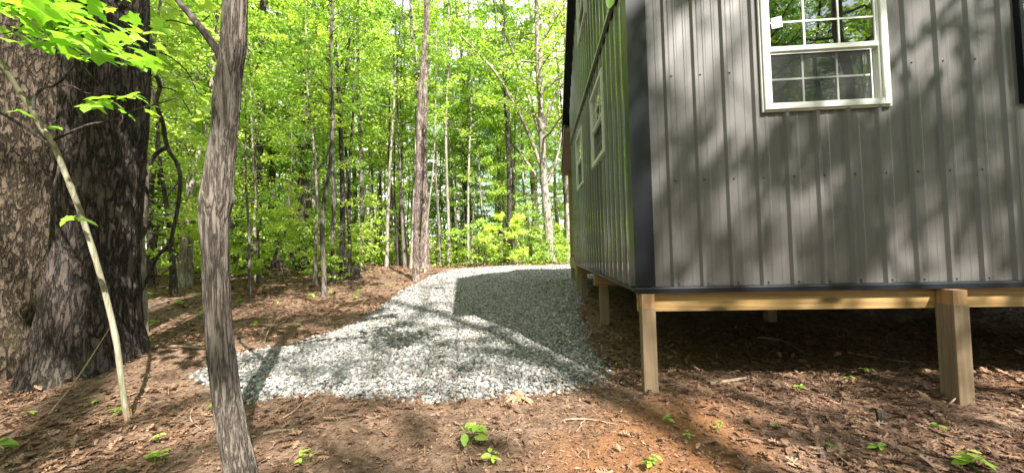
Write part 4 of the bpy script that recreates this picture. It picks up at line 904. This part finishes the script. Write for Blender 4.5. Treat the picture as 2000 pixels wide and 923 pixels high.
# --- looping dark vine stem right of the oak
vn = thing('looping_vine', 'dark twisted looping vine hanging between the oak and the near tree', 'vine', tuple(P(262, 600, 4.4)))
tb = Tubes()
for pp, wv_ in [([(255, -60), (268, 5), (288, 60), (298, 95), (303, 140), (312, 170), (305, 200), (318, 240), (326, 286), (345, 318), (352, 350), (348, 400), (338, 450), (330, 478), (308, 500), (292, 535), (280, 560), (262, 600)], 8),
                ([(326, 287), (303, 303), (291, 328), (287, 370), (285, 420), (282, 452), (268, 478), (264, 510), (263, 560), (268, 605)], 8),
                ([(236, -900), (262, -500), (240, -250), (255, -60)], 9), ([(248, 0), (270, 35), (288, 62)], 9), ([(275, 125), (290, 155), (300, 190), (304, 205)], 8), ([(262, 600), (248, 625), (240, 640)], 4), ([(298, 100), (330, 110), (365, 140), (385, 180)], 3), ([(288, 60), (330, 40), (380, 50), (410, 30)], 3), ([(312, 170), (345, 180), (375, 225)], 3), ([(303, 140), (280, 165), (262, 200)], 2.5), ([(352, 350), (330, 380), (310, 410)], 2), ([(268, 5), (320, -10), (380, -20)], 3)]:
    w_ = smooth_path([P(x, y, 4.4) for x, y in pp], 70); tb.tube(w_, wv_*4.4/FPX/2*(1-.3*np.linspace(0, 1, 70)), 9, lambda p, th: 1+.1*fbm(np.cos(th)[None]*2+p[:, 2][:, None]*14, np.sin(th)[None]*2, 2, 4))
op(obj('stem', tb.mesh('stem', BARK_D)), vn)
V_, F_, r_ = near_leaves([(300, 120, 40, 30, 60, 1), (350, 160, 45, 40, 70, 1), (330, 60, 60, 40, 70, 1), (370, 230, 30, 30, 30, 1), (270, 200, 25, 20, 25, 1), (320, 400, 40, 40, 18, .8), (345, 20, 70, 25, 60, 1)], T_MAPLE, .12, 4.5)
op(obj('leaves', mesh_np('leaves', V_, F_, LEAF, rnd=r_)), vn)

# --- a low branch end with two leaves hanging before the gable wall
hl = thing('hanging_twig', 'single bright leaf twig hanging at the top edge before the house corner', 'twig', tuple(P(1190, -40, 1.5)))
tb = Tubes(); tb.tube(smooth_path([P(1420, -1500, 3.0), P(1300, -600, 2.2), P(1235, -230, 1.7), P(1215, -120, 1.6), P(1200, -50, 1.5), P(1186, -8, 1.5)], 26), np.linspace(.012, .0012, 26), 6); op(obj('stem', tb.mesh('stem', BARK_D)), hl)
V_, F_, r_ = scatter(T_OVAL, np.array([P(1196, -22, 1.5), P(1206, -28, 1.5)]), np.stack([np.array([-.2*RT-.98*UP, .9*RT-.2*UP+.3*FW, FW]).T, np.array([-.7*RT+.3*FW-.5*UP, .5*RT-.8*UP, FW]).T]), np.array([.085, .08])); op(obj('leaves', mesh_np('leaves', V_, F_, LEAF_N, rnd=r_)), hl)

# ------------------------------------------------------------------ seedlings, stumps and sticks
def seedling(px, py, h, nl, size, label, T=T_OVAL, mat=LEAF, base=None, group=None):
    b = G(px, py) if base is None else np.array(base); t = thing('seedling', label, 'plant', tuple(b), group); tb = Tubes(); pos, az = [], []
    for i in range(max(1, nl//4)):
        a = rng.random()*2*PI; e = np.array([math.cos(a)*h*.5, math.sin(a)*h*.5, h*(.7+.4*rng.random())]); pts = smooth_path([np.zeros(3)-[0, 0, .01], e*.5+[0, 0, .02], e], 8); tb.tube(pts, np.linspace(.0022, .001, 8), 5)
        for k in range(4): pos.append(pts[3+k]+rng.standard_normal(3)*.006); az.append(a+k*1.57+rng.normal()*.4)
    n = len(pos); V_, F_, r_ = scatter(T, np.array(pos), rotmats(np.array(az), .1+.25*rng.standard_normal(n), .3*rng.standard_normal(n)), size*.85*(.6+.55*rng.random(n)))
    obj('stem', tb.mesh('stem', LEAF_D), t); obj('leaves', mesh_np('leaves', V_, F_, mat, rnd=r_), t); return t
seedling(918, 868, .13, 12, .095, 'largest bright green seedling in the foreground soil')
seedling(958, 905, .07, 8, .075, 'small seedling beside the largest one in the foreground')
seedling(945, 842, .04, 4, .04, 'tiny seedling on bare soil above the largest one')
S_ = [(232, 812, .05, 8, .07, 'seedling at the splintered foot of the leaning sapling'), (300, 905, .05, 8, .08, 'low bright seedling in leaf litter left of the near tree foot'), (310, 865, .04, 4, .06, 'dark green seedling left of the near tree'), (15, 885, .06, 8, .09, 'leafy seedling at the bottom left corner'), (60, 812, .04, 4, .06, 'small seedling below the oak foot'), (190, 792, .03, 4, .06, 'tiny seedling right under the oak root'),
      (285, 755, .04, 8, .08, 'wide-leaved seedling right of the oak foot'), (410, 805, .05, 4, .08, 'seedling with two big leaves left of the gravel'), (595, 905, .07, 8, .05, 'feathery seedling right of the near tree foot'), (605, 588, .14, 8, .14, 'yellow-green seedling on the slope left of the gravel'), (648, 576, .1, 8, .11, 'seedling at the foot of the pale-footed tree'), (590, 565, .1, 8, .12, 'low spreading seedling above the yellow-green one'), (580, 640, .05, 4, .08, 'small seedling at the gravel left edge'),
      (345, 598, .1, 8, .12, 'seedling in the shade between oak and near tree'), (300, 635, .07, 8, .10, 'seedling close right of the oak trunk'), (290, 582, .15, 12, .14, 'bushy seedling beneath the looping vine'),
      (1200, 720, .13, 4, .03, 'upright weed sprig at the gravel right corner'), (1270, 915, .05, 12, .05, 'bright ferny seedling at the bottom beside red soil'), (1405, 845, .06, 8, .045, 'seedling in litter below the corner post'), (1340, 860, .04, 8, .04, 'small seedling left of the litter seedling'), (1305, 828, .03, 8, .045, 'flat seedling on the shadowed soil near the corner post'), (1515, 838, .03, 4, .04, 'tiny seedling between the stumps'),
      (1560, 762, .03, 8, .05, 'seedling in sunlit litter left of the right post'), (1690, 728, .05, 8, .045, 'seedling right behind the sunlit litter'), (1665, 745, .03, 8, .05, 'flat seedling next to the litter mound'), (1900, 915, .07, 12, .09, 'long-leaved seedling at the bottom right'), (1835, 840, .02, 4, .05, 'tiny seedling right of the dark stump'), (1710, 880, .03, 8, .05, 'low seedling under the dark stump'), (1630, 880, .02, 4, .045, 'faint seedling between the two small stumps')]
for a in S_: seedling(*a)
for (px, py) in [(500, 640), (540, 600), (700, 570), (760, 560), (470, 590), (560, 560), (690, 585), (440, 640), (250, 640), (330, 570), (400, 620), (275, 610), (370, 585)]:
    seedling(px, py, .06+.06*rng.random(), 8, .07+.04*rng.random(), 'small green seedling on the shaded slope left of the gravel', group='seedlings on the shaded slope', mat=LEAF)

STUMPW = plain('weathered_wood', (.30, .19, .12), .9, .45, 40, .2, .8)
def stump(px, py, r, h, label, mat, lean=(0, 0), jag=.3, roots=0):
    b = G(px, py); t = thing('stump', label, 'stump', tuple(b)); tb = Tubes(); n = 12; q = np.linspace(0, 1, n); pts = np.stack([lean[0]*q, lean[1]*q, -.03+q*(h+.03)], -1)
    tb.tube(pts, r*(1.35-.4*np.minimum(1, q*2)), 20, lambda p, th: 1+jag*fbm(np.cos(th)[None]*1.6+p[:, 2][:, None]*3, np.sin(th)[None]*1.6, 3, int(px)), cap=True)
    for i in range(roots):
        a = i*2*PI/roots+rng.normal()*.3; L = r*(2.2+1.6*rng.random()); e = np.array([math.cos(a), math.sin(a), 0])
        tb.tube(smooth_path([[0, 0, h*.6], e*L*.4+[0, 0, h*.45], e*L*.8+[0, 0, h*.12], e*L+[0, 0, -.02]], 12), np.linspace(r*.45, r*.12, 12), 8, lambda p, th: 1+.2*fbm(np.cos(th)[None]*2+p[:, 0][:, None]*20, np.sin(th)[None]*2, 2, 5))
    obj('wood', tb.mesh('wood', mat), t); return t
stump(1010, 780, .038, .055, 'small rooty stump at the front edge of the gravel', STUMPW, (.02, 0), .5, 7)
stump(1722, 828, .019, .075, 'short dark cut stump in the litter below the right post', BARK_D, (0, .01))
stump(1603, 893, .018, .035, 'tiny mossy stump at the bottom right', BARK, (0, 0))
stump(690, 553, .12, .42, 'old torn stump with roots at the foot of the forked dark tree', BARK_D, (.08, 0), .6, 8)
stump(740, 655, .012, .05, 'little dark stub standing in the gravel', BARK_D)
STICK = plain('dry_stick', (.25, .185, .13), .9, .35, 30, .2, .4); STICKD = plain('dark_stick', (.10, .07, .05), .9, .3, 30, .2, .4)
def stick(pts, wpx, label, mat=STICK, lift=.012, name='stick', cat='stick', group=None, ends=None):
    W_ = []
    for p in pts:
        g = G(p[0], p[1]); W_.append(g+[0, 0, lift+(p[2] if len(p) > 2 else 0)])
    dep = float((W_[0]-EYE)@FW); path = smooth_path(W_, 20); tb = Tubes(); c = path[0].copy(); q = np.linspace(0, 1, 20)
    tb.tube(path-c, wpx*dep/FPX/2*(1-.45*q), 7, lambda p, th: 1+.18*fbm(np.cos(th)[None]*2+p[:, 0][:, None]*25, np.sin(th)[None]*2, 2, 4))
    o = obj(name, tb.mesh(name, mat)); o.location = tuple(c); tag(o, label, cat, group); return o
stick([(1385, 752), (1425, 746), (1463, 739)], 9, 'pale split piece of wood lying under the front wall')
stick([(1815, 808), (1850, 795), (1888, 774, .05)], 5, 'pale curved twig lying at the foot of the right post')
stick([(1930, 718), (1965, 735), (2005, 752)], 11, 'thick reddish branch right of the right post', STUMPW)
stick([(1480, 660), (1530, 668), (1570, 690)], 5, 'bent twig in the shade under the house')
stick([(1160, 855), (1195, 838), (1215, 820)], 4, 'dark straight twig on the red soil', STICKD)
stick([(1105, 822), (1150, 822), (1205, 832)], 4, 'thin pale twig across the red soil')
stick([(515, 850), (555, 843), (590, 846)], 7, 'pale bark strip lying right of the near tree')
stick([(548, 822), (575, 805), (590, 790)], 4, 'short leaning twig at the gravel front edge')
stick([(515, 710), (523, 660, .05), (560, 620, .12), (600, 600, .1)], 3.5, 'thin arching twig at the left edge of the gravel')
stick([(262, 682), (330, 678), (400, 682)], 7, 'long grey branch lying right of the oak foot')
stick([(250, 738), (310, 737), (395, 738)], 5, 'second thin branch lying nearer than the long grey one', STUMPW)
stick([(95, 812), (150, 770, .1), (222, 715, .35)], 3.5, 'thin pale twig leaning against the oak foot')
stick([(262, 612), (330, 588), (400, 575)], 6, 'fallen branch in the shaded woods beyond the oak')
stick([(450, 665), (500, 652), (560, 628)], 6, 'dark fallen branch on the slope beside the near tree', STICKD)
stick([(1655, 690), (1710, 700), (1790, 712)], 5, 'long crooked twig in the shade behind the right post')
stick([(380, 790), (372, 820), (392, 842)], 3, 'bent thin twig left of the near tree')
stick([(598, 578), (610, 560, .1), (622, 545, .22)], 4, 'pale twig leaning up beside the pale-footed tree')
stick([(720, 545), (780, 540), (850, 536)], 9, 'dark flat log lying along the far left edge of the gravel', STICKD)
stick([(460, 525), (480, 505, .1), (510, 500, .3)], 5, 'fallen dark branch in front of the far undergrowth', STICKD)
stick([(985, 512), (940, 505, .5), (900, 490, 1.1)], 4, 'pale dead pole leaning in the far undergrowth')
for i in range(46):
    while True:
        x, y = rng.uniform(-3.5, 4.4), rng.uniform(1.15, 3.6)
        if float(sdist([x], [y])[0]) < -.1: break
    a = rng.random()*PI; L = .08+.22*rng.random(); q = np.linspace(-1, 1, 7); xs_, ys_ = x+math.cos(a)*q*L/2+.01*rng.standard_normal(7), y+math.sin(a)*q*L/2+.01*rng.standard_normal(7)
    tb = Tubes(); pts = np.stack([xs_-x, ys_-y, ground(xs_, ys_)-float(ground(x, y))+.012+.012*rng.random()], -1); tb.tube(pts, .0035*(1-.4*np.abs(q))*(.5+rng.random()), 5)
    o = obj('stick', tb.mesh('stick', (STICK, STICKD)[i % 2])); o.location = (x, y, float(ground(x, y))); tag(o, 'short thin broken twig among the dead leaves and mulch', 'twig', 'scattered small twigs')
# far undergrowth and sprouting ground cover
def cover(n, x0, x1, y0, y1, dens, zmax, size):
    x = rng.uniform(x0, x1, n); y = rng.uniform(y0, y1, n); k = rng.random(n) < dens(x, y); x, y = x[k], y[k]; n = len(x)
    pos = np.stack([x, y, ground(x, y)+.02+zmax*rng.random(n)**1.6*(.4+1.2*np.clip(fbm(x*.8, y*.8, 2, 51)+.5, 0, 1))], -1)
    return scatter(T_DIA, pos, rotmats(rng.random(n)*2*PI, .2+.4*rng.standard_normal(n), .4*rng.standard_normal(n)), size*(.6+.8*rng.random(n)))
dn_ = lambda x, y: (sdist(x, y) < -.35)*np.clip(fbm(x*.9, y*.9, 3, 61)*2+.55, 0, 1)*np.where(y < 14, np.clip((fbm(x*.7, y*.7, 2, 66))*3-.1, 0, 1)*.25, 1)*((x < -3.5) | (y > 14))
V_, F_, r_ = join(cover(70000, -22, 20, 8.5, 22, dn_, .7, .12), cover(60000, -60, 34, 20, 60, lambda x, y: np.ones(len(x)), 2.6, .2))
stuff(obj('undergrowth', mesh_np('undergrowth', V_, F_, LEAF, rnd=r_)))

# each copy the camera can see gets a label of its own, told by the landmarks it stands between
def pixel_of(p):
    d = np.array(p)-EYE; z = float(d@FW)
    return (1000+FPX*float(d@RT)/z) if z > .5 else None
MARKS = [(130, 'the big oak'), (425, 'the near tree'), (503, 'the straight dark trunk'), (680, 'the old stump'), (820, 'the twin pines'), (946, 'the bare pole'), (1075, 'the big maple'), (1125, 'the house')]
bins = {}
for o in list(COL.objects):
    g = o.get('group')
    if not g or o.parent or g.startswith(('woods opp', 'canopy', 'clumped', 'dense trees')): continue
    px = pixel_of(o.location)
    if px is None or not -20 < px < 1125: continue
    k = sum(px > m[0] for m in MARKS); bins.setdefault((k, o['label'].split(' at ')[0].split(' with ')[0].split(' far ')[0].split(' foliage')[0].split(' deep in')[0].split(' in ')[0].split(' on ')[0].split(' under ')[0].split(' among ')[0]), []).append((px, o))
ORD = ['leftmost', 'second', 'third', 'fourth', 'fifth', 'sixth', 'seventh', 'eighth', 'ninth', 'tenth']+['%dth' % i for i in range(11, 60)]
for (k, base), v in bins.items():
    v.sort(key=lambda a: a[0])
    where = 'left of the big oak' if k == 0 else 'between %s and %s' % (MARKS[k-1][1].replace('the ', ''), MARKS[min(k, 7)][1].replace('the ', ''))
    for i, (px, o) in enumerate(v):
        o['label'] = ' '.join((base+' '+('' if len(v) == 1 else (ORD[i]+(' from left ' if i else ' ')))+where).replace('dead leaves and mulch', 'litter').replace('short thin broken', 'short broken').split()[:16])
